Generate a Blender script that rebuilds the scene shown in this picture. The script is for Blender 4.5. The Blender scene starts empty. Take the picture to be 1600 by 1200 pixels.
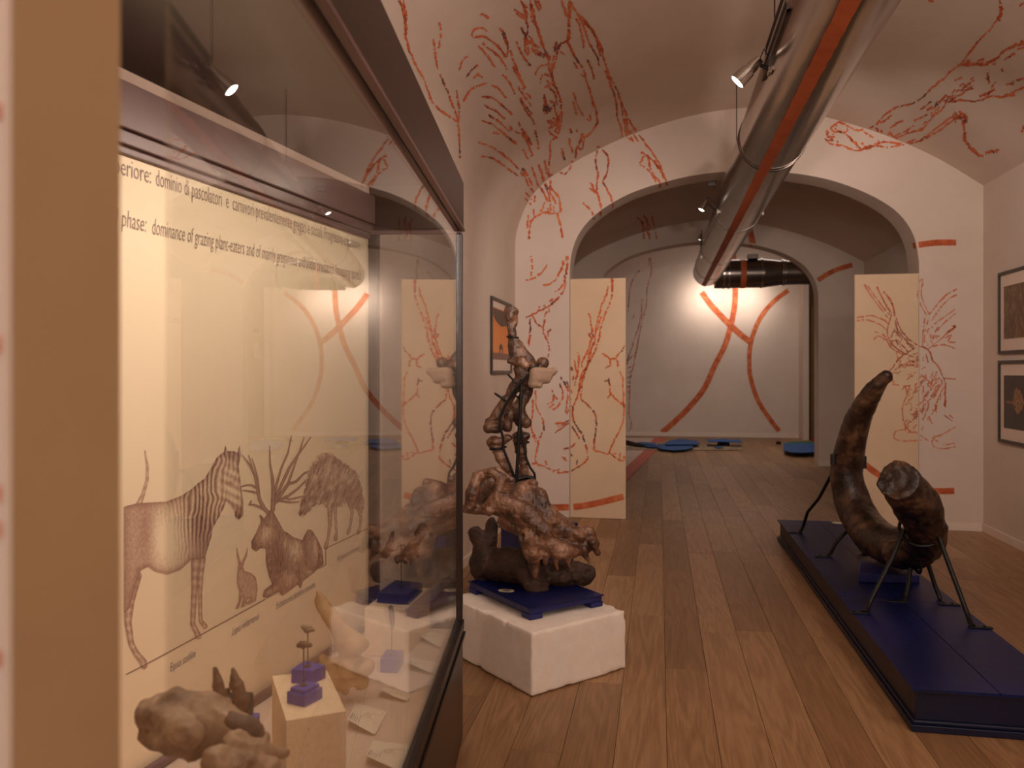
import bpy, bmesh, math, random
import numpy as np
from mathutils import Vector, Matrix
from mathutils.bvhtree import BVHTree
sc = bpy.context.scene
COL = sc.collection
random.seed(7)
rng = np.random.default_rng(7)
# ------------------------------------------------------------------ camera, world, exposure
F, CX, HY, H = 1250.0, 800.0, 580.0, 1.5
PSI = math.radians(10.43)
CS, SN = math.cos(PSI), math.sin(PSI)
cam_d = bpy.data.cameras.new('camera'); cam = bpy.data.objects.new('camera', cam_d); COL.objects.link(cam)
cam.location = (0, 0, H); cam.rotation_euler = (math.pi/2, 0, PSI)
cam_d.sensor_width = 36; cam_d.sensor_fit = 'HORIZONTAL'; cam_d.lens = 36*F/1600
cam_d.shift_y = -20/1600; cam_d.clip_start = .02
cam_d.dof.use_dof = True; cam_d.dof.focus_distance = 3.4; cam_d.dof.aperture_fstop = 3.4
sc.camera = cam
vs = sc.view_settings
vs.view_transform = 'Standard'; vs.look = 'None'; vs.gamma = 1; vs.use_curve_mapping = False; vs.exposure = 0.3
w = bpy.data.worlds.new('world'); sc.world = w; w.use_nodes = True
w.node_tree.nodes['Background'].inputs[0].default_value = (.9, .62, .45, 1)
w.node_tree.nodes['Background'].inputs[1].default_value = .05
sc.cycles.max_bounces = 8; sc.cycles.transparent_max_bounces = 12
sc.cycles.sample_clamp_indirect = 4.0

WARM = (1.0, .845, .745)
def spot(loc, target, power, angle=70, blend=.8, color=WARM, size=.05):
    d = bpy.data.lights.new('spot_lamp', 'SPOT'); d.energy = power; d.spot_size = math.radians(angle)
    d.spot_blend = blend; d.color = color; d.shadow_soft_size = size
    o = bpy.data.objects.new('spot_lamp', d); COL.objects.link(o); o.location = loc
    o.rotation_euler = (Vector(target)-Vector(loc)).to_track_quat('-Z', 'Y').to_euler(); return o
def area(loc, target, power, sx, sy, color=WARM, roll=0):
    d = bpy.data.lights.new('fill_light', 'AREA'); d.energy = power; d.shape = 'RECTANGLE'; d.size = sx; d.size_y = sy; d.color = color
    o = bpy.data.objects.new('fill_light', d); COL.objects.link(o); o.location = loc
    o.rotation_euler = (Vector(target)-Vector(loc)).to_track_quat('-Z', 'Y').to_euler(); return o
# spot lamps of the room, plus unseen area lights added as fill
area((1.5, .4, 2.55), (1.25, .9, 4.0), 60, .9, .5)               # added unseen fill, brightens the near vault and its reflection
area((1.1, -1.9, 2.3), (.0, 3.4, 3.9), 46, 1.6, .8)                 # added unseen fill from behind the camera, aimed up at the vault
area((2.3, 2.2, 2.9), (0.4, 5.4, .9), 13, .5, .5)  # added soft fill from the right, no fixture there
spot((.52, -.5, 2.6), (-1.0, 5.6, 4.0), 230, 62)
spot((.35, 4.25, 3.12), (-1.3, 5.2, 1.5), 42, 95)                   # fixture A on the duct
spot((1.15, 5.4, 3.0), (2.3, 8.2, 2.0), 50, 105)
spot((.35, 5.6, 3.0), (-.6, 8.2, 1.9), 54, 100)
spot((.35, 3.0, 3.0), (-.4, 5.0, .6), 22, 90)
spot((1.2, 7.0, 3.0), (1.0, 8.1, 3.8), 5, 150)
spot((1.3, 2.2, 2.9), (2.3, 6.2, 4.1), 44, 110)
spot((.45, 8.9, 3.0), (-.2, 11.5, .2), 20, 110)
spot((1.15, 8.9, 3.0), (2.5, 13.3, 1.0), 40, 80)
spot((1.06, 18.15, 3.25), (1.06, 18.8, 3.1), 30, 150, 1.0, (1, .84, .72))
spot((1.95, 18.15, 3.25), (1.95, 18.8, 3.1), 26, 150, 1.0, (1, .84, .72))
area((1.5, 15.2, 4.2), (1.5, 17.0, 0), 34, 2, 1)  # added overhead fill for the far room, no fixture there
# the display case's own strip lamp (see builder below)

# ------------------------------------------------------------------ helpers
def lin(c):
    return tuple(((v/255)/12.92 if v/255 <= .04045 else (((v/255)+.055)/1.055)**2.4) for v in c)
def ray(px, py):
    u = (px-CX)/F; v = (HY-py)/F
    return Vector((u*CS-SN, u*SN+CS, v))
def atd(px, py, d):
    return Vector((0, 0, H)) + ray(px, py)*d
def atz(px, py, z):
    return atd(px, py, (z-H)*F/(HY-py))
def aty(px, py, Y):
    r = ray(px, py); return Vector((0, 0, H)) + r*(Y/r.y)
def atx(px, py, X):
    r = ray(px, py); return Vector((0, 0, H)) + r*(X/r.x)
def onplane(px, py, P, N):
    r = ray(px, py); O = Vector((0, 0, H)); return O + r*((P-O).dot(N)/r.dot(N))

def tag(o, label=None, cat=None, group=None, kind=None):
    if label: o['label'] = label
    if cat: o['category'] = cat
    if group: o['group'] = group
    if kind: o['kind'] = kind
    return o
def thing(name, label, cat, loc, group=None):
    o = bpy.data.objects.new(name, None); COL.objects.link(o); o.location = loc; o.empty_display_size = .05
    return tag(o, label, cat, group)
def link(name, me, mat=None, parent=None, label=None, kind=None, smooth=False):
    o = bpy.data.objects.new(name, me); COL.objects.link(o)
    if mat: me.materials.append(mat)
    if smooth:
        me.polygons.foreach_set('use_smooth', [True]*len(me.polygons))
    if parent:
        o.parent = parent
        root = parent
        T = Matrix.Identity(4)
        chain = []
        while root: chain.append(root); root = root.parent
        M = Matrix.Identity(4)
        for r in reversed(chain):
            M = M @ r.matrix_parent_inverse @ Matrix.LocRotScale(r.location, r.rotation_euler, r.scale)
        o.matrix_parent_inverse = M.inverted()
    if label: o['label'] = label
    if kind: o['kind'] = kind
    return o
def mesh(verts, faces, name='m'):
    me = bpy.data.meshes.new(name); me.from_pydata([tuple(v) for v in verts], [], faces); me.update(); return me
class MB:
    def __init__(s): s.bm = bmesh.new()
    def box(s, c, size, rot=0, bevel=0.0, axes=None):
        r = bmesh.ops.create_cube(s.bm, size=1)
        vs_ = r['verts']
        M = Matrix.Translation(c) @ (axes if axes else Matrix.Rotation(rot, 4, 'Z')) @ Matrix.Diagonal((*size, 1))
        bmesh.ops.transform(s.bm, matrix=M, verts=vs_)
        if bevel:
            es = {e for v in vs_ for e in v.link_edges}
            bmesh.ops.bevel(s.bm, geom=list(es), offset=bevel, segments=2, affect='EDGES', profile=.5)
        return s
    def prism(s, pts, z0, z1, bevel=0):
        lo = [s.bm.verts.new((p[0], p[1], z0)) for p in pts]; hi = [s.bm.verts.new((p[0], p[1], z1)) for p in pts]
        n = len(pts); fs = []
        fs.append(s.bm.faces.new(lo[::-1])); fs.append(s.bm.faces.new(hi))
        for i in range(n): fs.append(s.bm.faces.new((lo[i], lo[(i+1) % n], hi[(i+1) % n], hi[i])))
        bmesh.ops.recalc_face_normals(s.bm, faces=fs)
        if bevel:
            es = {e for f in fs for e in f.edges}
            bmesh.ops.bevel(s.bm, geom=list(es), offset=bevel, segments=2, affect='EDGES', profile=.5)
        return s
    def tube(s, pts, r, seg=12, caps=True):
        pts = [Vector(p) for p in pts]
        rs = r if isinstance(r, (list, tuple)) else [r]*len(pts)
        rings = []; up = None
        for i, p in enumerate(pts):
            t = (pts[min(i+1, len(pts)-1)]-pts[max(i-1, 0)]).normalized()
            if up is None:
                up = Vector((0, 0, 1)) if abs(t.z) < .9 else Vector((1, 0, 0))
            a = t.cross(up)
            if a.length < 1e-4: a = t.orthogonal()
            a.normalize(); b = a.cross(t).normalized(); up = b
            rings.append([s.bm.verts.new(p+(a*math.cos(k*2*math.pi/seg)+b*math.sin(k*2*math.pi/seg))*rs[i]) for k in range(seg)])
        for i in range(len(rings)-1):
            for k in range(seg):
                s.bm.faces.new((rings[i][k], rings[i][(k+1) % seg], rings[i+1][(k+1) % seg], rings[i+1][k]))
        if caps:
            s.bm.faces.new(rings[0][::-1]); s.bm.faces.new(rings[-1])
        return s
    def poly(s, pts):
        f = s.bm.faces.new([s.bm.verts.new(p) for p in pts]); return s
    def build(s, name, mat, parent=None, label=None, kind=None, smooth=False):
        bmesh.ops.recalc_face_normals(s.bm, faces=s.bm.faces)
        me = bpy.data.meshes.new(name); s.bm.to_mesh(me); s.bm.free()
        if smooth:
            me.polygons.foreach_set('use_smooth', [True]*len(me.polygons))
            try: me.set_sharp_from_angle(angle=math.radians(40))
            except Exception: pass
        return link(name, me, mat, parent, label, kind)

# ------------------------------------------------------------------ materials
def newmat(name):
    m = bpy.data.materials.new(name); m.use_nodes = True
    nt = m.node_tree; return m, nt, nt.nodes['Principled BSDF']
def noise(nt, scale, detail=4, rough=.55, vec=None, w=None):
    n = nt.nodes.new('ShaderNodeTexNoise'); n.inputs['Scale'].default_value = scale
    n.inputs['Detail'].default_value = detail; n.inputs['Roughness'].default_value = rough
    if vec: nt.links.new(vec, n.inputs['Vector'])
    return n
def geo_pos(nt, scale=(1, 1, 1)):
    tc = nt.nodes.new('ShaderNodeTexCoord'); mp = nt.nodes.new('ShaderNodeMapping'); mp.inputs['Scale'].default_value = scale
    nt.links.new(tc.outputs['Object'], mp.inputs['Vector']); return mp.outputs['Vector']
def ramp(nt, fac, stops):
    r = nt.nodes.new('ShaderNodeValToRGB'); e = r.color_ramp.elements
    while len(e) < len(stops): e.new(.5)
    for i, (p, c) in enumerate(stops): e[i].position = p; e[i].color = (*c, 1)
    nt.links.new(fac, r.inputs[0]); return r.outputs[0]
def bump(nt, bsdf, h, strength, dist=.01, prev=None):
    b = nt.nodes.new('ShaderNodeBump'); b.inputs['Strength'].default_value = strength; b.inputs['Distance'].default_value = dist
    nt.links.new(h, b.inputs['Height'])
    if prev: nt.links.new(prev, b.inputs['Normal'])
    nt.links.new(b.outputs[0], bsdf.inputs['Normal']); return b.outputs[0]
def mat_noise(name, stops, scale=5, rough=.6, bscale=40, bstr=.2, bdist=.003, metal=0, stretch=(1, 1, 1), detail=5, coat=0, spec=.5):
    m, nt, b = newmat(name); v = geo_pos(nt, stretch)
    n = noise(nt, scale, detail, .6, v)
    nt.links.new(ramp(nt, n.outputs[0], [(p, lin(c)) for p, c in stops]), b.inputs['Base Color'])
    b.inputs['Roughness'].default_value = rough; b.inputs['Metallic'].default_value = metal
    b.inputs['Coat Weight'].default_value = coat; b.inputs['Coat Roughness'].default_value = .25
    b.inputs['Specular IOR Level'].default_value = spec
    if bstr: bump(nt, b, noise(nt, bscale, 4, .6, v).outputs[0], bstr, bdist)
    return m
M = {}
M['plaster'] = mat_noise('wall_plaster', [(.3, (212, 194, 180)), (.7, (220, 203, 190))], 1.6, .85, 14, .25, .006)
M['vault'] = mat_noise('vault_plaster', [(.3, (206, 184, 168)), (.7, (216, 197, 182))], 1.1, .85, 9, .3, .008)
M['board'] = mat_noise('board_paint', [(.3, (216, 188, 156)), (.7, (224, 197, 166))], 2.0, .8, 60, .1, .001)
M['boardedge'] = mat_noise('board_edge', [(.3, (30, 24, 22)), (.7, (44, 36, 33))], 8, .7)
M['pillar'] = mat_noise('pillar_side', [(.3, (160, 130, 94)), (.7, (170, 140, 102))], 3, .9, 40, .1, .002)
M['white'] = mat_noise('white_paint', [(.3, (222, 205, 190)), (.7, (232, 216, 202))], 6, .8, 60, .1, .001)
M['maroon'] = mat_noise('maroon_lacquer', [(.3, (40, 26, 23)), (.7, (50, 33, 29))], 3, .32, 300, .04, .001, stretch=(1, .05, 1))
M['maroon_in'] = mat_noise('maroon_inner', [(.3, (112, 84, 82)), (.7, (124, 94, 92))], 3, .35, 300, .04, .001)
M['blackrail'] = mat_noise('black_rail', [(.3, (20, 14, 13)), (.7, (32, 24, 22))], 8, .4, 60, .05)
M['panel'] = mat_noise('cream_panel', [(.3, (240, 216, 182)), (.7, (244, 221, 189))], 1.2, .75, 80, .05, .001)
M['shelf'] = mat_noise('shelf_white', [(.3, (216, 192, 174)), (.7, (224, 201, 184))], 3, .7, 120, .1, .001)
M['pedestal'] = mat_noise('speckled_block', [(.35, (226, 196, 160)), (.6, (236, 210, 176)), (.75, (206, 170, 130))], 90, .85, 90, .1, .001, detail=2)
M['blue'] = mat_noise('blue_paint', [(.3, (20, 25, 84)), (.7, (28, 34, 100))], 6, .45, 30, .2, .003)
M['bluelight'] = mat_noise('blue_lacquer', [(.3, (58, 56, 150)), (.7, (70, 68, 165))], 20, .5, 80, .15, .001, stretch=(1, 1, .2))
M['bluedeep'] = mat_noise('deep_blue_paint', [(.3, (4, 13, 58)), (.7, (8, 23, 86))], 3, .42, 18, .25, .004, spec=.35)
M['bluedark'] = mat_noise('blue_moulding', [(.3, (5, 11, 38)), (.7, (8, 18, 54))], 3, .4, 18, .2, .003)
M['bone'] = mat_noise('fossil_bone', [(.3, (44, 26, 17)), (.46, (92, 60, 41)), (.58, (134, 94, 68)), (.72, (184, 150, 128))], 9, .36, 38, .9, .010, coat=.25)
M['bonedark'] = mat_noise('dark_fossil_bone', [(.3, (38, 23, 15)), (.5, (80, 52, 36)), (.7, (130, 94, 70))], 12, .48, 44, .9, .008, coat=.15)
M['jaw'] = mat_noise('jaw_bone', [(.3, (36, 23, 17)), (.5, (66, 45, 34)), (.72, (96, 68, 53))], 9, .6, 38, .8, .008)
M['fanbone'] = mat_noise('pale_bone_face', [(.3, (140, 112, 92)), (.7, (176, 146, 122))], 14, .7, 60, .4, .004)
M['tusk'] = mat_noise('tusk_ivory', [(.3, (20, 12, 9)), (.5, (48, 30, 21)), (.62, (88, 60, 41)), (.74, (132, 98, 70))], 8, .36, 30, .8, .008, coat=.15, stretch=(1, 1, 1))
M['palebone'] = mat_noise('pale_fossil_bone', [(.3, (80, 58, 42)), (.48, (130, 102, 80)), (.62, (158, 130, 104)), (.78, (186, 160, 132))], 12, .6, 60, .5, .004)
M['tanbone'] = mat_noise('tan_fossil_bone', [(.25, (150, 112, 68)), (.5, (186, 150, 104)), (.75, (206, 172, 128))], 16, .65, 60, .5, .003)
M['iron'] = mat_noise('black_iron', [(.3, (14, 14, 15)), (.7, (28, 27, 27))], 20, .45, 80, .2, .001, metal=.3)
M['brass'] = mat_noise('bronze_pin', [(.3, (70, 52, 38)), (.7, (96, 72, 52))], 40, .4, 80, .1, .0005, metal=.7)
M['paper'] = mat_noise('card_paper', [(.3, (240, 224, 202)), (.7, (245, 230, 210))], 20, .8, 90, .05, .0005)
M['tagpaper'] = mat_noise('oval_tag', [(.35, (186, 176, 150)), (.6, (206, 196, 172))], 60, .6, 80, .05, .0005)
M['foam'] = mat_noise('polystyrene', [(.3, (236, 222, 208)), (.7, (243, 231, 219))], 14, .85, 110, .35, .003)
M['frame'] = mat_noise('frame_black', [(.3, (46, 40, 36)), (.7, (60, 52, 47))], 9, .4, 80, .1, .001)
M['mat'] = mat_noise('picture_mount', [(.3, (226, 204, 188)), (.7, (232, 211, 196))], 9, .8, 80, .05, .001)
M['stripe'] = mat_noise('orange_paint_stripe', [(.3, (164, 70, 36)), (.5, (196, 98, 54)), (.7, (216, 132, 84))], 9, .75, 40, .1, .001)
M['floorstripe'] = mat_noise('red_floor_stripe', [(.3, (176, 76, 60)), (.7, (196, 98, 78))], 9, .5, 40, .1, .001)
M['ink'] = mat_noise('sepia_ink', [(.3, (112, 70, 60)), (.7, (124, 82, 70))], 30, .8, 80, 0)
M['greyink'] = mat_noise('grey_ink', [(.3, (138, 112, 108)), (.7, (146, 120, 116))], 30, .8, 80, 0)
M['blueink'] = mat_noise('blue_ink', [(.3, (74, 62, 112)), (.7, (86, 74, 124))], 30, .8, 80, 0)
M['bluefoam'] = mat_noise('blue_mat', [(.3, (26, 78, 140)), (.7, (34, 92, 158))], 4, .7, 60, .1, .002)
M['sheet'] = mat_noise('patchy_sheet', [(.4, (196, 172, 140)), (.52, (90, 66, 46)), (.6, (202, 182, 152))], 9, .8, 60, .3, .004, stretch=(1, 1, 1))
M['whitefloor'] = mat_noise('white_floor_vinyl', [(.3, (196, 176, 164)), (.7, (206, 186, 174))], 5, .5, 60, .05, .001)
M['black'] = mat_noise('black_rubber', [(.3, (12, 12, 12)), (.7, (20, 19, 18))], 9, .6)
M['green'] = mat_noise('green_sign', [(.3, (20, 90, 60)), (.7, (26, 110, 72))], 9, .5)
M['greenmat'] = mat_noise('green_mat', [(.3, (40, 104, 70)), (.7, (50, 118, 80))], 9, .7)
M['red'] = mat_noise('red_plastic', [(.3, (180, 40, 40)), (.7, (196, 50, 48))], 9, .5)
M['darkroom'] = mat_noise('corridor_wall', [(.3, (150, 126, 104)), (.7, (158, 134, 112))], 3, .85)
M['chrome'] = mat_noise('chrome', [(.3, (190, 184, 178)), (.7, (205, 198, 190))], 30, .18, 80, 0, metal=1)

def chalk_mat(name, a, b_, dark):
    m, nt, b = newmat(name); v = geo_pos(nt)
    n = noise(nt, 3.5, 3, .6, v); n2 = noise(nt, 55, 2, .5, v)
    add = nt.nodes.new('ShaderNodeMath'); add.operation = 'MULTIPLY_ADD'; add.inputs[1].default_value = .45
    nt.links.new(n2.outputs[0], add.inputs[0]); nt.links.new(n.outputs[0], add.inputs[2])
    nt.links.new(ramp(nt, add.outputs[0], [(.58, lin(dark)), (.66, lin(a)), (.88, lin(b_))]), b.inputs['Base Color'])
    b.inputs['Roughness'].default_value = .9; return m
M['chalk'] = chalk_mat('orange_chalk', (202, 92, 48), (222, 130, 84), (112, 74, 68))
M['chalkpale'] = chalk_mat('pale_orange_chalk', (206, 122, 88), (218, 148, 116), (176, 116, 96))
M['chalkbrown'] = chalk_mat('brown_chalk', (190, 132, 108), (200, 146, 122), (150, 104, 84))

def wood_mat():
    m, nt, b = newmat('oak_plank')
    tc = nt.nodes.new('ShaderNodeTexCoord'); oi = nt.nodes.new('ShaderNodeObjectInfo')
    mp = nt.nodes.new('ShaderNodeMapping'); mp.inputs['Scale'].default_value = (5.0, .42, 1)
    nt.links.new(tc.outputs['Object'], mp.inputs['Vector'])
    cmb = nt.nodes.new('ShaderNodeCombineXYZ')
    mul = nt.nodes.new('ShaderNodeMath'); mul.operation = 'MULTIPLY'; mul.inputs[1].default_value = 57.0
    nt.links.new(oi.outputs['Random'], mul.inputs[0]); nt.links.new(mul.outputs[0], cmb.inputs[2]); nt.links.new(mul.outputs[0], cmb.inputs[1])
    vadd = nt.nodes.new('ShaderNodeVectorMath'); vadd.operation = 'ADD'
    nt.links.new(mp.outputs[0], vadd.inputs[0]); nt.links.new(cmb.outputs[0], vadd.inputs[1])
    n1 = noise(nt, 1.3, 3, .5, vadd.outputs[0]); n1.inputs['Distortion'].default_value = .4
    # growth rings: contour lines of the noise
    m1 = nt.nodes.new('ShaderNodeMath'); m1.operation = 'MULTIPLY'; m1.inputs[1].default_value = 22
    nt.links.new(n1.outputs[0], m1.inputs[0])
    fr = nt.nodes.new('ShaderNodeMath'); fr.operation = 'PINGPONG'; fr.inputs[1].default_value = 1
    nt.links.new(m1.outputs[0], fr.inputs[0])
    mp2 = nt.nodes.new('ShaderNodeMapping'); mp2.inputs['Scale'].default_value = (42, 2.2, 1)
    nt.links.new(tc.outputs['Object'], mp2.inputs['Vector'])
    vadd2 = nt.nodes.new('ShaderNodeVectorMath'); vadd2.operation = 'ADD'
    nt.links.new(mp2.outputs[0], vadd2.inputs[0]); nt.links.new(cmb.outputs[0], vadd2.inputs[1])
    n2 = noise(nt, 2.0, 4, .6, vadd2.outputs[0])
    mx = nt.nodes.new('ShaderNodeMath'); mx.operation = 'MULTIPLY_ADD'; mx.inputs[1].default_value = .20
    hf = nt.nodes.new('ShaderNodeMath'); hf.operation = 'MULTIPLY_ADD'; hf.inputs[1].default_value = .55; hf.inputs[2].default_value = .24
    nt.links.new(n2.outputs[0], hf.inputs[0]); nt.links.new(fr.outputs[0], mx.inputs[0]); nt.links.new(hf.outputs[0], mx.inputs[2])
    ad = nt.nodes.new('ShaderNodeMath'); ad.operation = 'MULTIPLY_ADD'; ad.inputs[1].default_value = .34
    nt.links.new(oi.outputs['Random'], ad.inputs[0]); nt.links.new(mx.outputs[0], ad.inputs[2])
    c = ramp(nt, ad.outputs[0], [(.35, lin((108, 77, 47))), (.75, lin((145, 108, 72))), (1.0, lin((170, 132, 94)))])
    nt.links.new(c, b.inputs['Base Color'])
    b.inputs['Roughness'].default_value = .42; b.inputs['Coat Weight'].default_value = .12; b.inputs['Coat Roughness'].default_value = .35
    bump(nt, b, mx.outputs[0], .2, .0015)
    return m
M['wood'] = wood_mat()

def glass_mat(f0=.085):
    m, nt, b = newmat('clear_glass'); nt.nodes.remove(b)
    out = nt.nodes['Material Output']
    g = nt.nodes.new('ShaderNodeNewGeometry'); dot = nt.nodes.new('ShaderNodeVectorMath'); dot.operation = 'DOT_PRODUCT'
    nt.links.new(g.outputs['Incoming'], dot.inputs[0]); nt.links.new(g.outputs['Normal'], dot.inputs[1])
    ab = nt.nodes.new('ShaderNodeMath'); ab.operation = 'ABSOLUTE'; nt.links.new(dot.outputs['Value'], ab.inputs[0])
    om = nt.nodes.new('ShaderNodeMath'); om.operation = 'SUBTRACT'; om.inputs[0].default_value = 1; nt.links.new(ab.outputs[0], om.inputs[1])
    pw = nt.nodes.new('ShaderNodeMath'); pw.operation = 'POWER'; pw.inputs[1].default_value = 5; nt.links.new(om.outputs[0], pw.inputs[0])
    ma = nt.nodes.new('ShaderNodeMath'); ma.operation = 'MULTIPLY_ADD'; ma.inputs[1].default_value = 1-f0; ma.inputs[2].default_value = f0
    nt.links.new(pw.outputs[0], ma.inputs[0])
    tr = nt.nodes.new('ShaderNodeBsdfTransparent'); tr.inputs[0].default_value = (.97, .97, .96, 1)
    gl = nt.nodes.new('ShaderNodeBsdfGlossy'); gl.inputs['Roughness'].default_value = 0.0; gl.inputs[0].default_value = (1, 1, 1, 1)
    mx = nt.nodes.new('ShaderNodeMixShader'); nt.links.new(ma.outputs[0], mx.inputs[0]); nt.links.new(tr.outputs[0], mx.inputs[1]); nt.links.new(gl.outputs[0], mx.inputs[2])
    nt.links.new(mx.outputs[0], out.inputs['Surface']); return m
M['glass'] = glass_mat()
def emit_mat(name, col, s):
    m, nt, b = newmat(name); b.inputs['Emission Color'].default_value = (*col, 1); b.inputs['Emission Strength'].default_value = s
    b.inputs['Base Color'].default_value = (*col, 1); return m
M['lampface'] = emit_mat('lamp_lens', (1, .93, .84), 9)
M['tubelight'] = emit_mat('fluorescent_tube', (1, .80, .56), 6)
def duct_mat():
    m, nt, b = newmat('galvanised_steel'); v = geo_pos(nt, (1, .35, 1))
    n = noise(nt, 4, 4, .6, v)
    nt.links.new(ramp(nt, n.outputs[0], [(.3, lin((150, 140, 132))), (.7, lin((176, 165, 156)))]), b.inputs['Base Color'])
    b.inputs['Metallic'].default_value = .97; b.inputs['Roughness'].default_value = .20
    n2 = noise(nt, 2.2, 2, .5, geo_pos(nt, (1.5, .5, 1.5))); bump(nt, b, n2.outputs[0], .35, .02)
    return m
M['duct'] = duct_mat()
M['ductstripe'] = mat_noise('orange_duct_stripe', [(.3, (184, 88, 44)), (.7, (206, 108, 62))], 8, .6, 40, .1, .001)
M['ductdark'] = mat_noise('dark_steel', [(.3, (96, 86, 80)), (.7, (116, 105, 98))], 5, .3, 20, .1, .004, metal=.9)

# ------------------------------------------------------------------ room shell
XL, XR, YB, YA, YA2, Y3, Y3b, YF = -1.47, 2.985, -2.6, 8.17, 8.52, 13.3, 13.65, 18.8
def smooth_poly(pts, n=5):
    out = []
    P = [np.array(p) for p in pts]
    for i in range(len(P)-1):
        p0, p1, p2, p3 = P[max(i-1, 0)], P[i], P[i+1], P[min(i+2, len(P)-1)]
        for k in range(n):
            t = k/n
            out.append(tuple(.5*((2*p1)+(-p0+p2)*t+(2*p0-5*p1+4*p2-p3)*t*t+(-p0+3*p1-3*p2+p3)*t**3)))
    out.append(tuple(P[-1])); return out
vp_px = [(803, 400), (806, 370), (815, 338), (830, 308), (851, 285), (880, 264), (920, 241), (975, 215), (1030, 195), (1080, 181), (1130, 172),
         (1180, 168), (1230, 172), (1290, 183), (1350, 200), (1410, 222), (1470, 250), (1537, 290)]
prof = [(p.x, p.z) for p in (aty(x, y, YA) for x, y in vp_px)]
prof[0] = (XL, prof[0][1]); prof[-1] = (XR, prof[-1][1])
prof = [(min(max(x, XL), XR), z) for x, z in smooth_poly(prof, 5)]
ZL, ZR = prof[0][1], prof[-1][1]
def extrude_profile(pr, y0, y1, ny=2):
    n = len(pr); vv = []; ff = []
    for j in range(ny):
        y = y0+(y1-y0)*j/(ny-1)
        vv += [(x, y, z) for x, z in pr]
    for j in range(ny-1):
        for i in range(n-1): ff.append((j*n+i, j*n+i+1, (j+1)*n+i+1, (j+1)*n+i))
    return vv, ff
def shell(name, pr, y0, y1, mat, th=.12):
    vv, ff = extrude_profile(pr, y0, y1, 8)
    nn = len(vv); vv2 = vv + [(x, y, z+th) for x, y, z in vv]
    ff2 = [f[::-1] for f in ff] + [tuple(i+nn for i in f) for f in ff]
    o = link(name, mesh(vv2, ff2), mat, smooth=True); tag(o, kind='structure'); return o
ceil1 = shell('ceiling', prof, YB, YA, M['vault'])
prof2 = [(XL-.1+(x-XL)*1.06, z if z < 3.0 else 3.0+(z-3.0)*.86) for x, z in prof]
ceil2 = shell('ceiling_middle', prof2, YA2, Y3, M['vault'])
def wall_poly(name, outer, inner, y0, y1, mat):
    """outer/inner lists of (x,z); opening reaches the floor"""
    bm = bmesh.new()
    xl, xr, zt = outer[0][0], outer[-1][0], outer[1][1]
    ins = [inner[1]]
    for p in inner[2:-1]:
        if p[0] > ins[-1][0]+1e-4: ins.append(p)
    for y, in ((y0,), (y1,)):
        lo = [bm.verts.new((x, y, z)) for x, z in ins]; hi = [bm.verts.new((x, y, zt)) for x, z in ins]
        for i in range(len(ins)-1): bm.faces.new((lo[i], lo[i+1], hi[i+1], hi[i]))
        a = [bm.verts.new((xl, y, 0)), bm.verts.new((ins[0][0], y, 0)), bm.verts.new((xl, y, zt))]
        bm.faces.new((a[0], a[1], lo[0], hi[0], a[2]))
        b = [bm.verts.new((ins[-1][0], y, 0)), bm.verts.new((xr, y, 0)), bm.verts.new((xr, y, zt))]
        bm.faces.new((b[0], b[1], b[2], hi[-1], lo[-1]))
    full = [(xl, 0), (ins[0][0], 0)] + ins + [(ins[-1][0], 0), (xr, 0), (xr, zt), (xl, zt)]
    a = [bm.verts.new((x, y0, z)) for x, z in full]; b = [bm.verts.new((x, y1, z)) for x, z in full]
    for i in range(len(full)): j = (i+1) % len(full); bm.faces.new((a[i], b[i], b[j], a[j]))
    bmesh.ops.remove_doubles(bm, verts=bm.verts, dist=1e-5)
    bmesh.ops.recalc_face_normals(bm, faces=bm.faces)
    me = bpy.data.meshes.new(name); bm.to_mesh(me); bm.free()
    o = link(name, me, mat); tag(o, kind='structure'); return o
op_px = [(890, 435), (892, 402), (901, 372), (920, 345), (950, 321), (990, 300), (1040, 284), (1090, 273), (1140, 268), (1200, 268), (1250, 272),
         (1300, 282), (1350, 300), (1390, 322), (1415, 346), (1430, 375), (1436, 410)]
op = [(p.x, p.z) for p in (aty(x, y, YA) for x, y in op_px)]
op = smooth_poly(op, 4)
inner = [(op[0][0], 0)] + op + [(op[-1][0], 0)]
outer = [(XL-.5, 0), (XL-.5, 5.2), (XR+.6, 5.2), (XR+.6, 0)]
def flat(o):
    for p in o.data.polygons: p.use_smooth = False
wallF = wall_poly('wall_front', outer, inner, YA, YA2, M['plaster'])
op2_px = [(938, 470), (941, 436), (955, 418), (985, 400), (1030, 387), (1080, 379), (1130, 378), (1180, 383), (1220, 394), (1250, 410), (1268, 429), (1277, 450), (1279, 475)]
op2 = [(p.x, p.z) for p in (aty(x, y, Y3) for x, y in op2_px)]
op2 = smooth_poly(op2, 4)
inner2 = [(op2[0][0], 0)] + op2 + [(op2[-1][0], 0)]
wallM = wall_poly('wall_middle', [(-2.4, 0), (-2.4, 5.2), (3.6, 5.2), (3.6, 0)], inner2, Y3, Y3b, M['plaster'])
XF = aty(1248, 600, YF).x
def wbox(name, x0, x1, y0, y1, z0, z1, mat, bevel=0):
    o = MB().box(((x0+x1)/2, (y0+y1)/2, (z0+z1)/2), (x1-x0, y1-y0, z1-z0), bevel=bevel).build(name, mat)
    tag(o, kind='structure'); return o
wallFar = wbox('wall_far', -3.0, XF, YF, YF+.15, 0, 5, M['plaster'])
wbox('wall_left', XL-.15, XL, YB, YA, 0, ZL+.001, M['vault'])
wbox('wall_right', XR, XR+.15, YB, YA, 0, ZR+.001, M['plaster'])
wbox('wall_back', XL, XR, YB-.15, YB, 0, 5.0, M['plaster'])
x2l, x2r = prof2[0][0], prof2[-1][0]
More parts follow.
